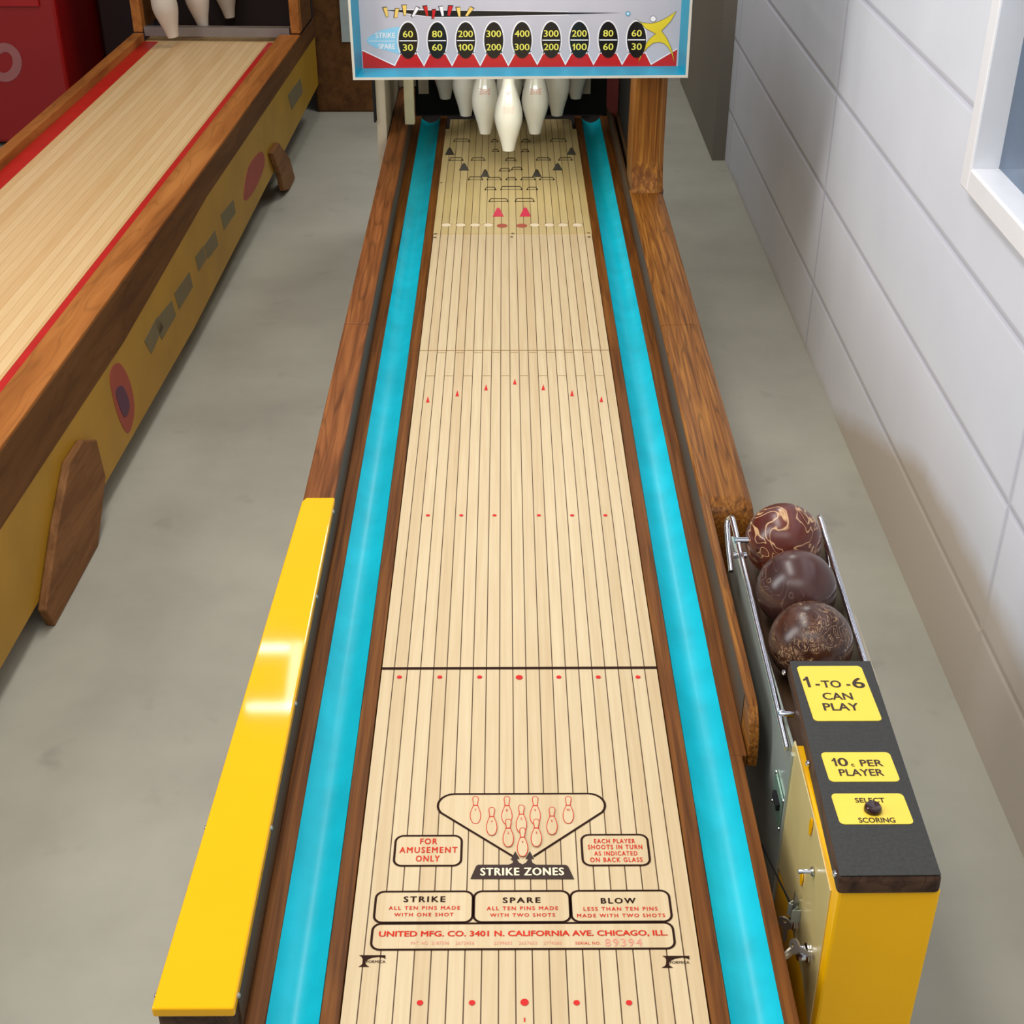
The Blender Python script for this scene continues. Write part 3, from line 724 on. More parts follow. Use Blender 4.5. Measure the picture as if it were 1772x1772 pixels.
# ------------------------------------------------------------------ marquee
mq = thing('scoring_marquee', 'light grey scoring marquee in a blue frame with black number ovals', 'sign', (0, YM, ZM))
YG = YM + 0.050
BL = on_y(611, 138.5, YM); BR = on_y(1190.3, 134.3, YM)
ux = (BR - BL).normalized(); uz = Vector((-ux.z, 0, ux.x))
Wd = (BR - BL).length; Ht = 0.50
def mp(a, b, y): return BL + ux * a + uz * b + Vector((0, y - YM, 0))
fs = 0.0195; fb = 0.0150; ed = 0.006
# box behind the frame
MB().prism([mp(0.004, 0.004, YG + 0.012), mp(Wd - 0.004, 0.004, YG + 0.012), mp(Wd - 0.004, Ht, YG + 0.012), mp(0.004, Ht, YG + 0.012)], (0, 0.95, 0)).build('marquee_box', M['hood_in'], mq)
def mitre(seg_pts, name, mt):
    m_ = MB(); m_.prism(seg_pts[0], (0, 0, 0)) if False else None
    return m_
# bevelled frame: outer edge forward, inner edge at the glass
o4 = [(0, 0), (Wd, 0), (Wd, Ht), (0, Ht)]
e4 = [(ed, ed), (Wd - ed, ed), (Wd - ed, Ht - ed), (ed, Ht - ed)]
i4 = [(fs, fb), (Wd - fs, fb), (Wd - fs, Ht - fb), (fs, Ht - fb)]
for k in range(4):
    j = (k + 1) % 4
    m_ = MB()
    A = [mp(*e4[k], YM), mp(*e4[j], YM), mp(*i4[j], YG), mp(*i4[k], YG)]
    B = [mp(*e4[k], YG + 0.012), mp(*e4[j], YG + 0.012), mp(*i4[j], YG + 0.012), mp(*i4[k], YG + 0.012)]
    m_.loft([A, B]); m_.build('frame_side', M['frame'], mq)
m_ = MB()
ro = [mp(*p, YM - 0.001) for p in o4]; ri = [mp(*p, YM - 0.001) for p in e4]
bo = [mp(*p, YG + 0.012) for p in o4]; bi = [mp(*p, YG + 0.012) for p in e4]
for k in range(4):
    j = (k + 1) % 4
    m_.add([ro[k], ro[j], ri[j], ri[k]], [(0, 1, 2, 3)]); m_.add([ro[k], ro[j], bo[j], bo[k]], [(0, 1, 2, 3)])
    m_.add([ri[k], ri[j], bi[j], bi[k]], [(0, 1, 2, 3)])
m_.build('frame_edge', M['frame_edge'], mq)
glass = MB().prism([mp(*p, YG) for p in [(fs - .002, fb - .002), (Wd - fs + .002, fb - .002), (Wd - fs + .002, Ht - fb), (fs - .002, Ht - fb)]], (0, 0.008, 0)).build('score_glass', M['glass_grey'], mq)
GS = 5.907
def gl(x, y, d=0.0003): return on_y(600 + x / GS, y / GS, YG - d)
def gr(x, y, d=0.0003): return on_y(900 + x / GS, y / GS, YG - d)
NY = (0, -1, 0)
area('bevel_fill', (0.0, YM - 0.05, BL.z + 0.42), (0.0, YM + 0.04, BL.z), 0.34, 0.015, 0.75, (1.0, 0.98, 0.95))  # added light out of view, brightens the middle of the lower bevel
# red zigzag along the bottom
xl = mp(fb, 0, YG); 
zz = [gl(158, 512)]
val = [gl(x, 668) for x in (490, 790, 1077, 1365, 1652)] + [gr(x, 656) for x in (175, 463, 750, 1043, 1340)]
for k, p in enumerate(val):
    zz.append(p)
    if k < len(val) - 1: zz.append(Vector(((p.x + val[k + 1].x) / 2, p.y, p.z + 0.064)))
zz.append(gr(1606, 498))
zb = (mp(Wd / 2, fb, YG)).z
m_ = MB()
for k in range(len(zz) - 1):
    a, b = zz[k], zz[k + 1]
    m_.poly([(a.x, a.y, zb - 0.002), (b.x, b.y, zb - 0.002), b, a])
m_.ribbon([Vector((p.x, p.y - 0.0002, p.z)) for p in zz], 0.0028, n=NY, mi=1)
m_.build('red_zigzag', [M['art_red'], M['art_white']], glass, smooth=None)
# spear with ten small pins
m_ = MB()
up = [gl(360, 100), gl(560, 103), gl(900, 108), gl(1772, 118), gr(500, 127), gr(1040, 132)]
dn = [gr(500, 145), gr(0, 155), gl(1200, 170), gl(900, 172), gl(700, 150), gl(540, 122)]
m_.poly(up + dn, 0)
w1 = [Vector((p.x, p.y - .0001, p.z + (0.0016 if i < len(up) else -0.0018))) for i, p in enumerate(up + dn)]
m_.ribbon([w1[k] for k in (1, 2, 3, 4)], 0.0012, n=NY, mi=1); m_.ribbon([w1[k] for k in (6, 7, 8, 9, 10, 11)], 0.0014, n=NY, mi=1)
for mi, q in ((2, ((372, 80), (412, 75), (425, 165), (405, 175))), (2, ((497, 90), (535, 88), (515, 180), (487, 180))), (2, ((567, 55), (612, 55), (605, 155), (585, 158))),
              (1, ((710, 68), (742, 85), (680, 175), (665, 165))), (3, ((783, 65), (822, 60), (833, 160), (815, 165))), (3, ((875, 100), (910, 98), (893, 190), (873, 190))),
              (1, ((945, 68), (985, 65), (992, 160), (972, 165))), (3, ((1042, 60), (1085, 62), (1055, 160), (1030, 158))), (2, ((1120, 78), (1160, 75), (1162, 170), (1143, 170))),
              (2, ((1262, 70), (1297, 88), (1232, 168), (1212, 160)))):
    cxm = sum(p[0] for p in q) / 4; cym = sum(p[1] for p in q) / 4
    m_.poly([gl(cxm + (x - cxm) * 1.28 - 3, cym + (y - cym) * 1.1 - 2, 0.0006) for x, y in q], 0)
    m_.poly([gl(x, y, 0.0009) for x, y in q], mi)
m_.build('spear_art', [M['art_black'], M['art_white'], M['art_orange'], M['art_red']], glass, smooth=None)
# star and discs
m_ = MB()
star = [(1598, 115), (1540, 215), (1490, 270), (1445, 315), (1500, 390), (1545, 490), (1565, 560), (1578, 640), (1545, 540), (1510, 480), (1470, 445), (1420, 430), (1360, 440), (1300, 490), (1250, 550), (1205, 650),
        (1235, 545), (1290, 440), (1330, 390), (1385, 345), (1330, 315), (1280, 290), (1225, 225), (1172, 185), (1245, 232), (1340, 240), (1420, 220), (1500, 180)]
m_.poly([gr(x, y, 0.0007) for x, y in star], 0)
m_.ribbon([gr(x, y, 0.0009) for x, y in star], 0.0007, n=NY, closed=True, mi=1)
def gdisc(x, y, r, d, mi): m_.poly([gr(x + r * math.cos(2 * PI * k / 24), y + r * math.sin(2 * PI * k / 24), d) for k in range(24)], mi)
gdisc(1360, 193, 32, 0.0006, 1); gdisc(1360, 193, 28, 0.0009, 2); gdisc(1103, 140, 25, 0.0006, 4); gdisc(1103, 140, 19, 0.0009, 3); gdisc(1103, 140, 9, 0.0011, 2)
m_.build('star_art', [M['art_yellow'], M['art_black'], M['art_white'], M['art_blue'], M['frame']], glass, smooth=None)
# strike / spare flag
m_ = MB()
m_.poly([gl(x, y) for x, y in ((200, 413), (235, 370), (320, 320), (430, 290), (540, 272), (548, 558), (430, 522), (300, 490), (225, 450))], 0)
m_.ribbon([gl(225, 420, .0006), gl(495, 420, .0006)], 0.0012, n=NY, mi=1)
def gtext(mbq, body, f, x0, x1, yt_, yb, d, mi, bold=0.0):
    a = f(x0, yb, d); b = f(x1, yb, d); t = f((x0 + x1) / 2, yt_, d)
    put_text(mbq, body, a, b - a, (0, 0, t.z - (a.z + b.z) / 2), mi, bold)
gtext(m_, 'STRIKE', gl, 297, 495, 335, 387, .0006, 1, 0.03); gtext(m_, 'SPARE', gl, 327, 495, 448, 500, .0006, 1, 0.03)
m_.build('strike_spare_flag', [M['art_blue'], M['art_white']], glass, smooth=None)
# nine number ovals
xs = (706.1, 756.6, 805.7, 854.4, 903.4, 953.8, 1002.4, 1052.4, 1101.5)
tops = ('60', '80', '200', '300', '400', '300', '200', '80', '60'); bots = ('30', '60', '100', '200', '300', '200', '100', '60', '30')
for k in range(9):
    m_ = MB(); u = xs[k]; vc = 70.2 - 1.5 * k / 8
    def g(du, dv, d): return on_y(u + du, vc + dv, YG - d)
    m_.poly([g(18.8 * math.cos(2 * PI * i / 48), 34 * math.sin(2 * PI * i / 48), 0.0005) for i in range(48) if math.sin(2 * PI * i / 48) < 0.75], 1)
    m_.poly([g(16.5 * math.cos(2 * PI * i / 48), 31.4 * math.sin(2 * PI * i / 48), 0.0012) for i in range(48)], 0)
    if k not in (3, 4): m_.ribbon([g(-15.2, 0.3, .0015), g(15.2, 0.3, .0015)], 0.0026, n=NY, mi=1)
    for body, vt, vb in ((tops[k], -16.9, -5.6), (bots[k], 6.3, 17.6)):
        hw = 8.6 if len(body) == 2 else 12.6
        a = g(-hw, vb, .0015); b = g(hw, vb, .0015); t = g(0, vt, .0015)
        put_text(m_, body, a, b - a, (0, 0, t.z - a.z), 2, 0.022)
    o = m_.build('number_oval', [M['art_black'], M['art_white'], M['num']], glass, smooth=None)
    o['label'] = 'black oval reading %s over %s' % (tops[k], bots[k])

# ------------------------------------------------------------------ ten pins
PH = 0.275
prof = [(0.0, 0.0), (0.0155, 0.0), (0.0175, 0.003), (0.0225, 0.025), (0.0300, 0.050), (0.0365, 0.073), (0.0390, 0.092), (0.0375, 0.112), (0.0325, 0.135), (0.0255, 0.158), (0.0195, 0.178),
        (0.0160, 0.195), (0.0150, 0.208), (0.0160, 0.222), (0.0190, 0.238), (0.0200, 0.250), (0.0180, 0.263), (0.0110, 0.272), (0.0, 0.275)]
def smooth_prof(p, n=4):
    out = []
    for i in range(len(p) - 1):
        p0 = p[max(0, i - 1)]; p1 = p[i]; p2 = p[i + 1]; p3 = p[min(len(p) - 1, i + 2)]
        for k in range(n):
            t = k / n
            out.append(tuple(0.5 * ((2 * p1[j]) + (-p0[j] + p2[j]) * t + (2 * p0[j] - 5 * p1[j] + 4 * p2[j] - p3[j]) * t * t + (-p0[j] + 3 * p1[j] - 3 * p2[j] + p3[j]) * t ** 3) for j in (0, 1)))
    out.append(p[-1]); return out
sp = smooth_prof(prof)
def prad(h):
    for (r0, h0), (r1, h1) in zip(sp, sp[1:]):
        if h0 <= h <= h1 and h1 > h0: return r0 + (r1 - r0) * (h - h0) / (h1 - h0)
    return 0.015
pin_me = MB().lathe(sp, seg=40)
def crown(m_, h0, w, hh, mi=0):
    """worn crest printed on the pin's front, as marks that follow the surface"""
    def q(x, z):
        r = prad(h0 + z) + 0.0003; return Vector((r * math.sin(x / r), -r * math.cos(x / r), h0 + z))
    def st(pts): 
        P = [q(x * w, z * hh) for x, z in pts]
        for a, b in zip(P, P[1:]):
            m_.ribbon([a, b], 0.0011, n=(a + b) * 0.5 - Vector((0, 0, ((a + b) * 0.5).z)), mi=mi)
    for s in (-1, 1):
        st([(s * .5, .5), (s * .35, .42), (s * .28, .2), (s * .42, .05), (s * .5, .12)])
        st([(s * .5, -.5), (s * .35, -.42), (s * .28, -.2), (s * .42, -.05)])
        st([(s * .34, .5), (s * .22, .38)]); st([(s * .34, -.5), (s * .22, -.38)])
    ring = [(0.2 * math.cos(2 * PI * k / 12), 0.42 * math.sin(2 * PI * k / 12)) for k in range(13)]
    st(ring); st([(-.08, .15), (-.08, -.15)]); st([(.08, .15), (.08, -.15)]); st([(-.08, 0), (.08, 0)])
GRP = 'white pins hanging under the marquee'
pin_px = [((880, 262), 'foremost white pin hanging lowest, with a worn pink crest', 'worn'), ((840, 233), 'white pin with clear red crest, just left of the foremost pin', 'crest'),
          ((926, 232), 'white pin with clear red crest, just right of the foremost pin', 'crest'), ((806, 202), 'plain white pin, second from the left edge of the row', None),
          ((882, 203), 'plain white pin mostly hidden behind the foremost pin', None), ((964, 201), 'plain white pin, second from the right edge of the row', None),
          ((770, 175), 'leftmost white pin, cut off by the marquee edge', None), ((840, 172), 'white pin barely showing behind the left crested pin', None),
          ((920, 172), 'white pin barely showing behind the right crested pin', None), ((996, 167), 'rightmost white pin, cut off by the marquee edge', None)]
proto = None
ZB = 0.06
for k, ((u, v), lab, pr) in enumerate(pin_px):
    p = on_lane(u, v, ZB)
    row = 0 if k == 0 else 1 if k < 3 else 2 if k < 6 else 3
    t = thing('bowling_pin', lab, 'bowling pin', (p.x, on_lane(880, (262, 232.5, 201.5, 172)[row], ZB).y + 0.014, LZ + ZB), 0, GRP, world_built=False)
    if k == 0:
        body = pin_me.build('pin_body', M['pin'], t, smooth='all')
        hang = MB().tube([(0, 0, 0.27), (0, 0, ZT - LZ - ZB - 0.001)], 0.006, 8).build('hanger_rod', M['bolt'], t, smooth=True)
        proto = (body, hang)
    else:
        for q in proto:
            c = q.copy(); COL.objects.link(c); c.parent = t; c.matrix_parent_inverse = Matrix()
    if pr:
        m_ = MB()
        if pr == 'crest': crown(m_, 0.127, 0.034, 0.015)
        else:
            crown(m_, 0.120, 0.034, 0.017, 1); crown(m_, 0.163, 0.012, 0.011, 0)
        m_.build('crest', [M['pin_red'], M['pin_pale']], t, smooth=None)

# ------------------------------------------------------------------ ball rack and coin console on the right
con = thing('coin_console', 'yellow coin console with sloping black top at the lower right', 'coin console', (0.40, 1.25, 0))
XC = 0.335                                      # inner face
XR = 0.446
yF = 1.046                                      # front
BP = Vector((0.40, 1.042, LZ + 0.1526))
slope = (0.1265 - 0.1526) / (1.442 - 1.042)
BN = Vector((0, -slope, 1)).normalized()
def bd(u, v, d=0.0): return hit(u, v, BP + BN * d, BN)
c4 = [bd(1451.5, 1519), bd(1632, 1517.5), bd(1507.5, 1144), bd(1364, 1144)]
yB = c4[2].y
MB().prism([c - BN * 0.0005 for c in c4], -BN * 0.024).build('console_board', M['dark_wood'], con, bevel=0.005)
top = MB().prism([c4[0] + Vector((.0015, .002, 0)), c4[1] + Vector((-.0015, .002, 0)), c4[2] + Vector((-.0015, -.001, 0)), c4[3] + Vector((.0015, -.001, 0))], BN * 0.0012).build('console_top', M['black'], con, bevel=0.0005)
yK = on_x(1378, 1266, XC).y                     # back edge of the cabinet
def bz(y): return BP.z + slope * (y - BP.y) - 0.0255
body = [(XC, yF, 0.10), (XC, yF, bz(yF)), (XC, yK, bz(yK)), (XC, yK, 0.10)]
MB().prism(body, (XR - XC, 0, 0)).build('console_cabinet', M['yellow_c'], con, bevel=0.004)
MB().box(XC + 0.02, XR - 0.02, yF + 0.03, yK - 0.02, 0, 0.10).build('plinth', M['dark_wood'], con)
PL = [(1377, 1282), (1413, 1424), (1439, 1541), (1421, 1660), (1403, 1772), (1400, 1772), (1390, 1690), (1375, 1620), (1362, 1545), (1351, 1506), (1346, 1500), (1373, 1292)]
khaki_refl = MB().prism([on_x(u, v, XC) for u, v in PL], (-0.0016, 0, 0)).build('side_reflection', M['khaki_refl'], con, bevel=0.0004)  # painted reflection on the cabinet side, cut to the reflection's outline
MB().box(XC - 0.004, XC, yK - 0.010, yK - 0.003, LZ - 0.19, bz(yK) - 0.01).build('plate_edging', M['steel'], con)
# signs on the black top
SC = 360 / 1450
def sk(x, y): return (1300 + x * SC, 1120 + y * SC)
def sign(q, name, label):
    P = [bd(*sk(*c), 0.0017) for c in q]
    cx0 = (P[0].x + P[3].x) / 2; cx1 = (P[1].x + P[2].x) / 2
    yt_ = (P[0].y + P[1].y) / 2; yb = (P[2].y + P[3].y) / 2
    pts = []
    dx = (P[0].x - P[3].x); w0 = cx1 - cx0; h = yt_ - yb
    for p in arc_box(0, w0, 0, h, 0.006, 0):
        x = cx0 + p.x; y = yb + p.y
        pts.append(Vector((x, y, BP.z + slope * (y - BP.y))) + BN * 0.0012)
    m_ = MB(); m_.prism(pts, BN * 0.0006)
    o = m_.build(name, M['sign'], top); o['label'] = label
    return o
def btext(m_, body, x0, x1, y0, y1, bold=0.02, d=0.0022):
    a = bd(*sk(x0, y1), d); b = bd(*sk(x1, y1), d); t = bd(*sk((x0 + x1) / 2, y0), d)
    h = t.y - (a.y + b.y) / 2
    put_text(m_, body, a, (b.x - a.x, 0, 0), (0, h, slope * h), 0, bold)
for q, lab, tx in (([(330, 128), (783, 135), (898, 515), (420, 512)], 'yellow sign 1-TO-6 CAN PLAY', (('1', 372, 428, 205, 278), ('-', 450, 480, 255, 266), ('TO', 500, 632, 232, 280), ('-', 665, 692, 257, 267), ('6', 718, 798, 213, 283), ('CAN', 507, 712, 317, 365), ('PLAY', 512, 757, 390, 440))),
                   ([(487, 730), (975, 735), (1030, 938), (540, 935)], 'yellow sign 10c PER PLAYER', (('10', 568, 680, 772, 828), ('c', 700, 722, 812, 830), ('PER', 768, 922, 785, 828), ('PLAYER', 622, 928, 850, 895))),
                   ([(560, 1015), (1070, 1025), (1125, 1235), (610, 1232)], 'yellow sign SELECT SCORING', (('SELECT', 730, 935, 1050, 1082), ('SCORING', 755, 1008, 1188, 1222)))):
    sg = sign(q, 'sign', lab)
    for t in tx:
        m_ = MB(); btext(m_, *t, bold=0.03); m_.build('lettering', M['sign_ink'], top, smooth=None)
kc = bd(*sk(846, 1136), 0.0018)
MB().lathe([(0.0, 0.0), (0.0098, 0.0), (0.0100, 0.002), (0.0094, 0.0055), (0.0080, 0.0072), (0.004, 0.0064), (0, 0.006)], kc, BN, 28).build('selector_button', M['knob'], con, smooth=True)
for u, v in ((1358, 1164), (1399, 1321), (1446, 1512)):
    p = bd(u, v, -0.008)
    MB().lathe([(0.004, 0), (0.0038, 0.002), (0.002, 0.0035), (0, 0.0038)], (p.x, p.y, p.z), (-1, 0, 0), 12).build('screw', M['chrome'], con, smooth=True)
# scratches label under the middle sign: worn strip
# coin mechanism parts on the inner face
def px_(u, v, d=0.0): return on_x(u, v, XC - d)
p = px_(1408, 1508, 0.002)
o = MB().lathe([(0.0026, 0), (0.0026, 0.017), (0.0020, 0.0178), (0, 0.018)], p, (-1, 0, 0), 16).build('reject_button', M['chrome'], con, smooth=True)
MB().lathe([(0.0055, 0), (0.0058, 0.0015), (0.0045, 0.003), (0.0028, 0.003)], p, (-1, 0, 0), 16).build('button_collar', M['bolt'], con, smooth=True)
for u, v, hh in ((1404, 1431, 0.013), (1388, 1521, 0.010)):
    p = px_(u, v, 0.0022)
    pts = [(p.x, p.y + 0.006 * math.sin(2 * PI * k / 20) * (1.0 if math.cos(2 * PI * k / 20) > 0 else 0.8), p.z + hh * math.cos(2 * PI * k / 20)) for k in range(20)]
    MB().prism(pts, (-0.0015, 0, 0)).build('coin_slot', M['yellow'], con)
# chrome coin cup
p = px_(1383, 1572, 0.002)
m_ = MB()
cup = [(0, 0.008), (-0.006, 0.008), (-0.013, 0.003), (-0.003, -0.003), (-0.011, -0.009), (0, -0.009)]
m_.loft([[Vector((p.x + x, p.y + y, p.z + z)) for x, y in cup] for z in (-0.014, 0.006)], closed=False, caps=False)
o = m_.build('coin_cup', M['steel'], con)
sm = o.modifiers.new('wall', 'SOLIDIFY'); sm.thickness = 0.0012
MB().prism([(p.x - 0.001, p.y - 0.002, p.z + 0.012), (p.x - 0.008, p.y - 0.001, p.z + 0.030), (p.x - 0.009, p.y - 0.001, p.z - 0.008), (p.x - 0.006, p.y - 0.002, p.z - 0.018)], (0, 0.002, 0)).build('coin_blade', M['bolt'], con)
def lock(u, v, r=0.0085, dep=0.013):
    p = px_(u, v, 0.002)
    o = MB().lathe([(r * 1.25, 0), (r * 1.25, 0.002), (r, 0.004), (r * 0.95, dep - 0.001), (r * 0.85, dep), (0, dep)], p, (-1, 0, 0), 24).build('lock_barrel', M['chrome'], con, smooth=True)
    return p + Vector((-dep, 0, 0))
k1 = lock(1374, 1597, 0.007, 0.006); k2 = lock(1398, 1649, 0.0095, 0.013)
M['key'] = plain('key_nickel', '#8f867a', 0.35, metal=0.35)
def key(t, pos, ang, rnd, mt, hole=True):
    """bow is a pierced disc, blade a notched bar; built in its own frame (X out of the face)"""
    m_ = MB()
    n = 24; a = []; b = []
    for k in range(n):
        an = 2 * PI * k / n
        a.append(Vector((0, rnd * math.cos(an), rnd * math.sin(an)))); b.append(Vector((0, 0.28 * rnd * math.cos(an), rnd * 0.35 + 0.25 * rnd * math.sin(an))))
    th = Vector((0.0022, 0, 0))
    for k in range(n):
        j = (k + 1) % n
        m_.add([a[k], a[j], b[j], b[k]], [(0, 1, 2, 3)]); m_.add([a[k] + th, a[j] + th, b[j] + th, b[k] + th], [(3, 2, 1, 0)])
        m_.add([a[k], a[j], a[j] + th, a[k] + th], [(0, 1, 2, 3)]); m_.add([b[k], b[j], b[j] + th, b[k] + th], [(3, 2, 1, 0)])
    bow = m_.build('bow', mt, t, bevel=0.0004)
    bl = [(0, -0.003, -rnd * 0.9), (0, 0.003, -rnd * 0.9), (0, 0.003, -rnd * 0.9 - 0.006), (0, 0.0015, -rnd * 0.9 - 0.008), (0, 0.003, -rnd * 0.9 - 0.010), (0, 0.002, -rnd * 0.9 - 0.014), (0, 0.003, -rnd * 0.9 - 0.018), (0, 0, -rnd * 0.9 - 0.022), (0, -0.003, -rnd * 0.9 - 0.018)]
    blade = MB().prism(bl, (0.0018, 0, 0)).build('blade', mt, t)
t = thing('key', 'tarnished grey key hanging below the upper lock of the console', 'key', (k1.x - 0.006, k1.y - 0.002, k1.z + 0.001), 0, None, False)
t.rotation_euler = (R(-6), 0, R(50)); key(t, None, 0, 0.0095, M['key'])
t = thing('key', 'bright round headed key sticking out of the lower console lock', 'key', (k2.x - 0.010, k2.y + 0.001, k2.z), 0, None, False)
t.rotation_euler = (R(60), R(10), R(-55)); key(t, None, 0, 0.0115, plain('bright_key', '#f3ead8', 0.25, metal=0.25))
t = thing('key', 'second grey key dangling over the lower lock from its ring', 'key', (k2.x - 0.006, k2.y - 0.004, k2.z + 0.016), 0, None, False)
t.rotation_euler = (R(-115), R(20), R(20)); key(t, None, 0, 0.009, M['key'])
# black cord from behind the wooden ledge to the coin cup
a = on_x(1331, 1488, XC - 0.02); b = px_(1367, 1562, 0.008)
tag(MB().tube([a - (b - a) * 0.45, a, a.lerp(b, 0.5), b], 0.0013, 8).build('cord', M['soot'], None, smooth=True), 'thin black cord running down to the chrome coin cup', 'cord')

# ball rack
rack = thing('ball_rack', 'chrome ball rack with polished steel side behind the coin console', 'ball rack', (0.40, 1.6, 0))
XB = 0.400; BR_ = 0.0575
bc = [hit(1353, 932, (XB, 0, 0), (1, 0, 0)), hit(1378, 1020, (XB, 0, 0), (1, 0, 0)), hit(1403, 1118, (XB, 0, 0), (1, 0, 0))]
# keep them in one line, touching
mid = bc[1]; dirn = (bc[0] - bc[2]); dirn.x = 0; dirn.normalize()
bc = [mid + dirn * (2 * BR_ + 0.0008), mid, mid - dirn * (2 * BR_ + 0.0008)]
def along(y): return mid.z + dirn.z / dirn.y * (y - mid.y)
ya, yb_ = bc[2].y - 0.03, bc[0].y + 0.075
yend = yb_
# side plate of polished steel
MB().prism([(XC, yK + 0.002, LZ - 0.24), (XC, yK + 0.002, bz(yK) - 0.012), (XC, yend, along(yend) - 0.045), (XC, yend, LZ - 0.24)], (0.004, 0, 0)).build('side_plate', M['steel'], rack, bevel=0.001)
MB().prism([(XC + 0.006, yK + 0.004, along(yK) - BR_ - 0.004), (XC + 0.006, yend, along(yend) - BR_ - 0.004), (XC + 0.006, yend, along(yend) - BR_ - 0.0005), (XC + 0.006, yK + 0.004, along(yK) - BR_ - 0.0005)], (0.103, 0, 0)).build('tray', M['inner'], rack)
XO = XB + BR_ + 0.012
MB().prism([(XO, yB + 0.004, 0.18), (XO, yB + 0.004, along(yB) - 0.004), (XO, yend, along(yend) - 0.02), (XO, yend, 0.18)], (0.008, 0, 0)).build('outer_panel', M['beige'], rack)
MB().box(XC + 0.01, XO, yend - 0.01, yend, 0.18, along(yend) - 0.064).build('end_panel', M['ledge'], rack)
for yy in (yK + 0.04, yend - 0.06):
    for xx in (XC + 0.02, XR - 0.02):
        MB().box(xx - 0.015, xx + 0.015, yy - 0.015, yy + 0.015, 0, 0.19).build('leg', M['dark_wood'], rack)
# chrome rods
zr = lambda y: along(y) + 0.012
XL = XC - 0.007; XRr = XB + BR_ + 0.0045
p0 = on_x(1362, 1296, XL); p1 = on_x(1268, 900, XL)
def rod(x, far, near, hook):
    pts = [near, near.lerp(far, 0.08), near.lerp(far, 0.5), far]
    d = (far - near).normalized()
    for k in range(1, 9):
        a = PI * k / 8
        pts.append(far + d * (0.014 * math.sin(a)) + Vector((hook * 0.007 * (1 - math.cos(a)) / 2, 0, -0.016 * (1 - math.cos(a)) / 2)))
    e = pts[-1]
    pts += [e - d * 0.03 + Vector((hook * 0.001, 0, -0.012)), e - d * 0.07 + Vector((hook * 0.001, 0, -0.028))]
    return MB().tube(pts, 0.0042, 14).build('guide_rod', M['chrome'], rack, smooth=True)
rod(XL, p1, p0, -1)
q0 = Vector((XRr, yB + 0.006, along(yB) + 0.012)); q1 = Vector((XRr, p1.y, p1.z))
rod(XRr, q1, q0, 1)
for u, v in ((1280, 931), (1277, 957)):
    p = on_x(u, v, XL - 0.002)
    MB().tube([(XL - 0.009, p.y, p.z - 0.004), (XC + 0.004, p.y, p.z - 0.004)], 0.0048, 12).build('stand_off', M['chrome'], rack, smooth=True)
p = on_x(1357, 1236, XL + 0.006)
MB().lathe([(0.004, -0.012), (0.004, 0), (0.0062, 0.0), (0.0062, 0.004), (0.005, 0.007), (0, 0.008)], p, (-1, 0, 0), 16).build('rod_bolt', M['chrome'], rack, smooth=True)
# little green bracket on the steel plate
pts = [on_x(u, v, XC - 0.001) for u, v in ((1344, 1332), (1356, 1383), (1349, 1436), (1338, 1385))]
MB().prism(pts, (-0.002, 0, 0)).build('latch_plate', plain('pale_green_metal', '#9fc4ae', 0.3, metal=0.6), rack)
p = on_x(1345, 1384, XC - 0.004)
MB().box(p.x - 0.004, p.x + 0.001, p.y - 0.014, p.y + 0.014, p.z - 0.006, p.z + 0.004).build('latch_block', M['soot'], rack)
for u, v in ((1344, 1336), (1348, 1434), (1337, 1385), (1356, 1386)):
    p = on_x(u, v, XC - 0.003)
    MB().lathe([(0.0025, 0), (0.002, 0.0015), (0, 0.002)], p, (-1, 0, 0), 10).build('screw', M['chrome'], rack, smooth=True)

# balls
bm_ = [ball_mat('ball_maroon_swirl', '#4c1a10', '#6d2f1e', '#d6ab7c', 0.032, 24, 5.1, 0.38), ball_mat('ball_dark_smudge', '#331a15', '#50302a', '#8d7462', 0.010, 20, 4.2, 0.50), ball_mat('ball_brown_speckle', '#35190f', '#52301f', '#b08c66', 0.035, 75, 2.6, 0.42)]
labs = ['reddish brown ball with cream swirls, furthest of the three on the rack', 'plain dark brown ball with faint scuffs, in the middle of the rack', 'dark brown ball with fine cream speckles, nearest the black console top']
for c0, mt, lab in zip(bc, bm_, labs):
    m_ = MB()
    pr = [(BR_ * math.sin(PI * k / 32), -BR_ * math.cos(PI * k / 32)) for k in range(33)]
    m_.lathe(pr, seg=64)
    o = m_.build('bowling_ball', mt, None, smooth='all'); o.location = c0
    tag(o, lab, 'bowling ball', 'balls on the chrome rack')

# ------------------------------------------------------------------ the neighbouring machine on the left
TH = R(2.8)
dN = Vector((math.sin(TH), math.cos(TH), 0)); rN = Vector((math.cos(TH), -math.sin(TH), 0))
zr_n = LZ - 0.04; zl_n = zr_n - 0.028
edge = hit(308, 350, (0, 0, zr_n), (0, 0, 1))           # outer edge of its right rail
org = edge - rN * 0.372
org = org - dN * org.dot(dN) / 1.0 * 0                  # root somewhere on its axis
root0 = org - dN * ((org.y - 3.0) / dN.y); root0.z = 0
nb = thing('shuffle_bowler', 'older bowling machine with red edged lane and yellow side, left of the aisle', 'arcade machine', root0, -TH, None, False)
def nloc(p):
    q = Vector(p) - root0; return Vector((q.dot(rN), q.dot(dN), p.z))
ny0, ny1 = -2.4, nloc(hit(330, 72, (0, 0, zl_n), (0, 0, 1))).y
M['red_strip'] = plain('old_red_strip', '#bb1f16', 0.4, var=0.08)
M['old_rail'] = wood('old_rail_oak', '#8a5122', '#a2622c', '#b8763a', rough=0.5, scale=20, ring=0.2)
M['old_side'] = wood('old_side_walnut', '#4e2f1a', '#62401f', '#704a28', rough=0.6, scale=20, ring=0.2)
M['old_yellow'] = plain('old_yellow_paint', '#a8801c', 0.5, var=0.12, scale=5)
M['old_grey'] = plain('old_stencil_grey', '#6e6446', 0.6)
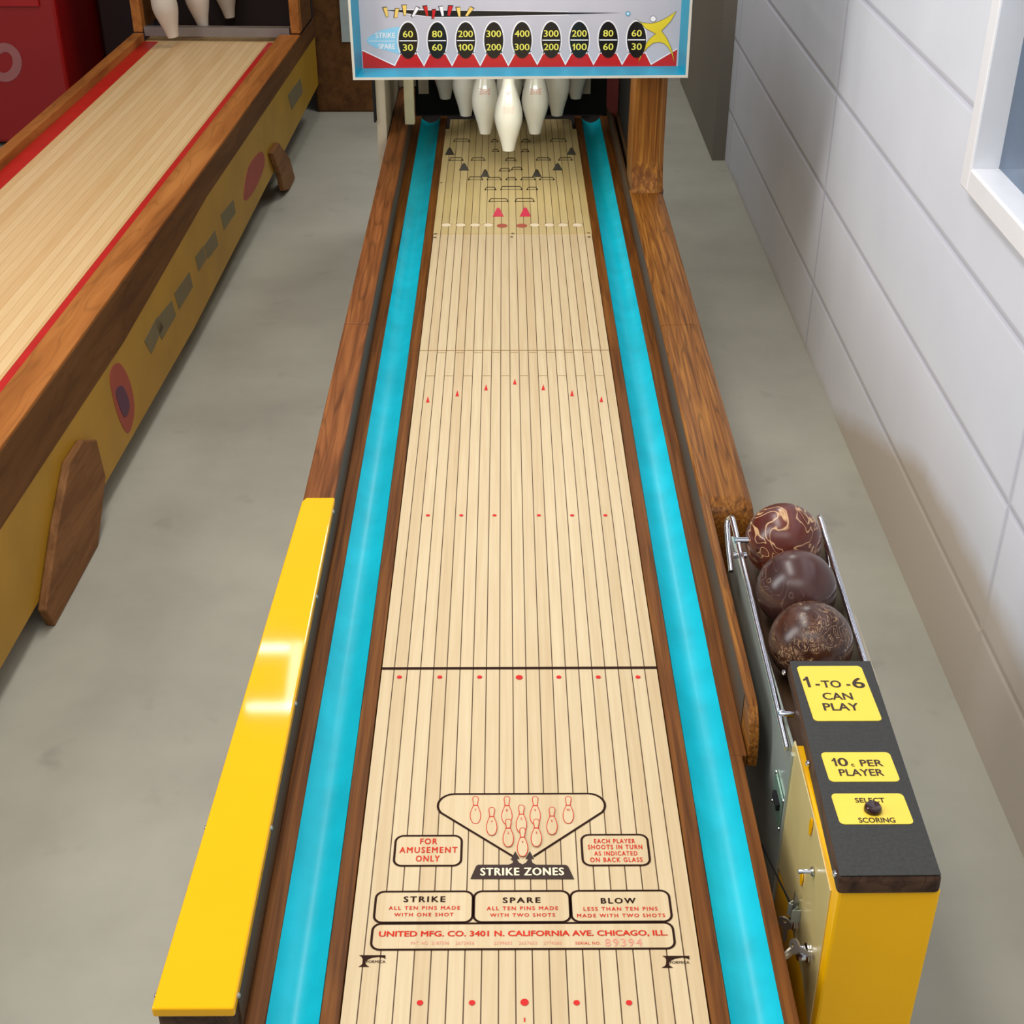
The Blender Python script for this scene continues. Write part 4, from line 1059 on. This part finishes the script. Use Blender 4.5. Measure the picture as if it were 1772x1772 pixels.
M['old_leg'] = wood('old_leg_wood', '#6a4527', '#7f5632', '#8d633c', rough=0.6, ring=0.2)
MB().box(-0.1865, 0.247, ny0, ny1, zl_n - 0.02, zl_n).build('lane_bed', M['old_lane'], nb)
for a, b in ((-0.2465, -0.1867), (0.2472, 0.2895)):
    MB().box(a, b, ny0, ny1, zl_n - 0.02, zl_n - 0.001).build('red_edging', M['red_strip'], nb)
for a, b in ((-0.288, -0.247), (0.290, 0.372)):
    MB().box(a, b, ny0, ny1 + 0.015, zl_n - 0.03, zr_n).build('side_rail', M['old_rail'], nb, bevel=0.003)
MB().prism([(0.3722, ny0, 0.3052), (0.3722, 0.1, 0.3052), (0.3722, 1.0, 0.355), (0.3722, ny1 + 0.32, 0.36), (0.3722, ny1 + 0.32, zr_n - 0.006), (0.3722, ny0, zr_n - 0.006)], (0.0028, 0, 0)).build('side_board', M['old_side'], nb)
for s in (-1, 1):
    a, b = sorted((0.245 if s > 0 else -0.287, 0.371 if s > 0 else -0.25)); MB().box(a, b, ny0 + 0.01, ny1 + 0.32, zr_n - 0.079, zl_n - 0.031).build('side_board', M['old_side'], nb)
    a, b = sorted((0.348 if s > 0 else -0.286, 0.3745 if s > 0 else -0.264))
    pnl = MB().prism([(a, ny0 + 0.01, 0.305), (a, ny0 + 0.01, 0.07), (a, 0.7, 0.07), (a, ny1 + 0.32, 0.165), (a, ny1 + 0.32, 0.3595), (a, 1.0, 0.3545), (a, 0.1, 0.305)], (b - a, 0, 0)).build('side_panel', M['old_yellow'], nb)
    if s > 0:
        def sp_(u, v):
            q = hit(u, v, root0 + rN * 0.3755, rN); return nloc(q)
        st_red = plain('old_stencil_red', '#9a4436', 0.6); st_pur = plain('old_stencil_purple', '#553049', 0.6)
        def blob(pts, name, mt, dx=0.0, n=4):
            P = [sp_(*p) for p in pts]; P2 = []
            for i in range(len(P)):
                p0, p1, p2, p3 = P[i - 1], P[i], P[(i + 1) % len(P)], P[(i + 2) % len(P)]
                for k in range(n):
                    t = k / n
                    P2.append(0.5 * ((2 * p1) + (p2 - p0) * t + (2 * p0 - 5 * p1 + 4 * p2 - p3) * t * t + (3 * p1 - p0 - 3 * p2 + p3) * t ** 3) + Vector((dx, 0, 0)))
            MB().prism(P2, (-0.002, 0, 0)).build(name, mt, pnl)
        for q in ([(250, 590), (272, 548), (283, 565), (262, 612)], [(268, 556), (297, 520), (305, 545), (280, 588)], [(302, 508), (328, 470), (334, 496), (310, 536)], [(338, 445), (352, 425), (358, 446), (344, 470)], [(354, 425), (372, 398), (378, 424), (360, 448)], [(382, 372), (404, 345), (408, 368), (388, 398)], [(498, 165), (520, 135), (524, 160), (505, 190)]):
            blob(q, 'faded_stencil', M['old_grey'], n=1)
        blob([(190, 650), (206, 628), (225, 660), (233, 710), (222, 750), (203, 715)], 'red_figure', st_red)
        blob([(200, 680), (212, 668), (224, 700), (215, 722)], 'purple_band', st_pur, 0.001)
        blob([(430, 290), (452, 262), (458, 285), (440, 330), (422, 345)], 'red_figure', st_red)
MB().box(-0.26, 0.345, ny0 + 0.02, ny0 + 0.04, 0.2, zl_n - 0.03).build('front_panel', M['old_side'], nb)
# legs: tapered boards on the outside of the panel
def nleg(pts, s=1, out=0.375):
    P = [nloc(hit(u, v, root0 + rN * 0.394, rN)) for u, v in pts]
    zmin = min(p.z for p in P)
    P = [Vector((s * out if s > 0 else -0.317, p.y, max(0.0, p.z - max(0.0, zmin)))) for p in P]
    MB().prism(P, (0.019, 0, 0)).build('leg', M['old_leg'], nb, bevel=0.004)
for s in (1, -1):
    nleg([(168, 760), (184, 825), (176, 975), (142, 1050), (96, 1086), (80, 1057), (101, 910), (122, 800), (146, 762)], s)
    nleg([(481, 222), (500, 250), (509, 285), (500, 305), (490, 306), (484, 280), (470, 240)], s)
# hood of the old machine
hy = ny1
MB().box(-0.245, 0.33, hy + 0.02, hy + 0.045, zl_n + 0.015, zl_n + 0.05).build('hood_bar', plain('old_grey_metal', '#8a817c', 0.4, metal=0.5), nb)
MB().box(-0.288, 0.372, hy + 0.30, hy + 0.33, 0.2, 1.24).build('hood_back', plain('old_hood_maroon', '#1c0b0b', 0.9), nb)
for s in (-1, 1):
    a, b = (0.335, 0.372) if s > 0 else (-0.288, -0.251); MB().box(a, b, hy + 0.02, hy + 0.07, zr_n + 0.001, 1.245).build('hood_post', M['old_rail'], nb, bevel=0.003)
    a, b = (0.345, 0.370) if s > 0 else (-0.286, -0.262); MB().box(a, b, hy + 0.075, hy + 0.295, zr_n + 0.001, 1.245).build('hood_side', M['old_side'], nb)
MB().box(-0.31, 0.39, hy + 0.0, hy + 0.33, 1.25, 1.75).build('hood_box', M['old_side'], nb)
MB().box(-0.245, 0.29, hy, hy + 0.29, zl_n - 0.03, zl_n - 0.004).build('pin_deck', M['old_lane'], nb)
M['old_pin'] = plain('old_pin_enamel', '#cdbfae', 0.4)
po = None
def npin(u, v, lab, sc, tilt):
    global po
    q = hit(u, v, (0, 0, zl_n + 0.04), (0, 0, 1))
    t = thing('bowling_pin', lab, 'bowling pin', q, 0, 'pins in the older machine', False)
    t.rotation_euler = (0, R(tilt), 0); t.scale = (sc, sc, sc)
    if po is None:
        po = MB().lathe(sp, seg=24).build('pin_body', M['old_pin'], t, smooth='all')
    else:
        c = po.copy(); COL.objects.link(c); c.parent = t; c.matrix_parent_inverse = Matrix()
for u, v, lab, sc, tl in ((300, 64, 'cream pin hanging furthest forward in the older machine', 1.25, -9), (352, 46, 'cream pin just right of the foremost one in the older machine', 1.2, -7), (398, 30, 'third cream pin from the left in the older machine', 1.2, -6), (438, 12, 'rightmost cream pin barely showing in the older machine', 1.2, -5)):
    npin(u, v, lab, sc, tl)

# ------------------------------------------------------------------ things at the back
yR = 5.6
a = on_y(128, 200, yR)
a_red = a.x
rc = thing('red_cabinet', 'tall bright red machine with a pale mark, behind the older machine', 'vending machine', (a.x - 0.4, yR, 0))
MB().box(a.x - 0.85, a.x, yR, yR + 0.6, 0.02, 1.9).build('cabinet_body', plain('red_enamel', '#8e0608', 0.4, var=0.06, scale=3), rc, bevel=0.015)
tz = on_y(60, 2, yR).z
MB().box(a.x - 0.80, a.x - 0.06, yR - 0.012, yR, tz - 0.02, tz + 0.5).build('raised_panel', plain('red_enamel_bright', '#a4060c', 0.35, var=0.05), rc, bevel=0.005)
m_ = MB()
ringp = []
for k in range(24):
    an = 2 * PI * k / 24
    ringp.append(on_y(8 + 22 * math.cos(an), 108 + 26 * math.sin(an), yR - 0.002))
m_.ribbon(ringp, 0.035, n=NY, closed=True)
m_.build('pale_mark', plain('pale_pink_paint', '#9b5c5a', 0.5), rc, smooth=None)
yBk = 6.1
a = on_y(556, 185, yBk); b = on_y(650, 185, yBk)
bc_ = thing('brown_cabinet', 'dark brown wooden cabinet against the back wall between the two machines', 'cabinet', ((a.x + b.x) / 2, yBk, 0))
MB().box(a.x - 0.02, b.x + 0.15, yBk, yBk + 0.45, 0.0, 1.8).build('cabinet_body', M['old_side'], bc_, bevel=0.01)
s0 = on_y(591, 60, yBk - 0.01); s1 = on_y(606, 60, yBk - 0.01)
MB().box(s0.x, s1.x, yBk - 0.012, yBk, s0.z - 0.03, 1.7).build('pale_strip', plain('pale_strip_paint', '#aab6b2', 0.5), bc_)
xred = a_red
yD = 6.1
a = on_y(126, 100, yD); b = on_y(185, 100, yD)
dc = thing('dark_cabinet', 'dark maroon cabinet standing right of the red machine', 'cabinet', ((a.x + b.x) / 2, yD, 0))
MB().box(xred + 0.02, b.x + 0.55, yD, yD + 0.45, 0.0, 1.8).build('cabinet_body', plain('dark_maroon_paint', '#33191a', 0.6), dc, bevel=0.01)

for o in bpy.data.objects:
    if '_w' in o: del o['_w']
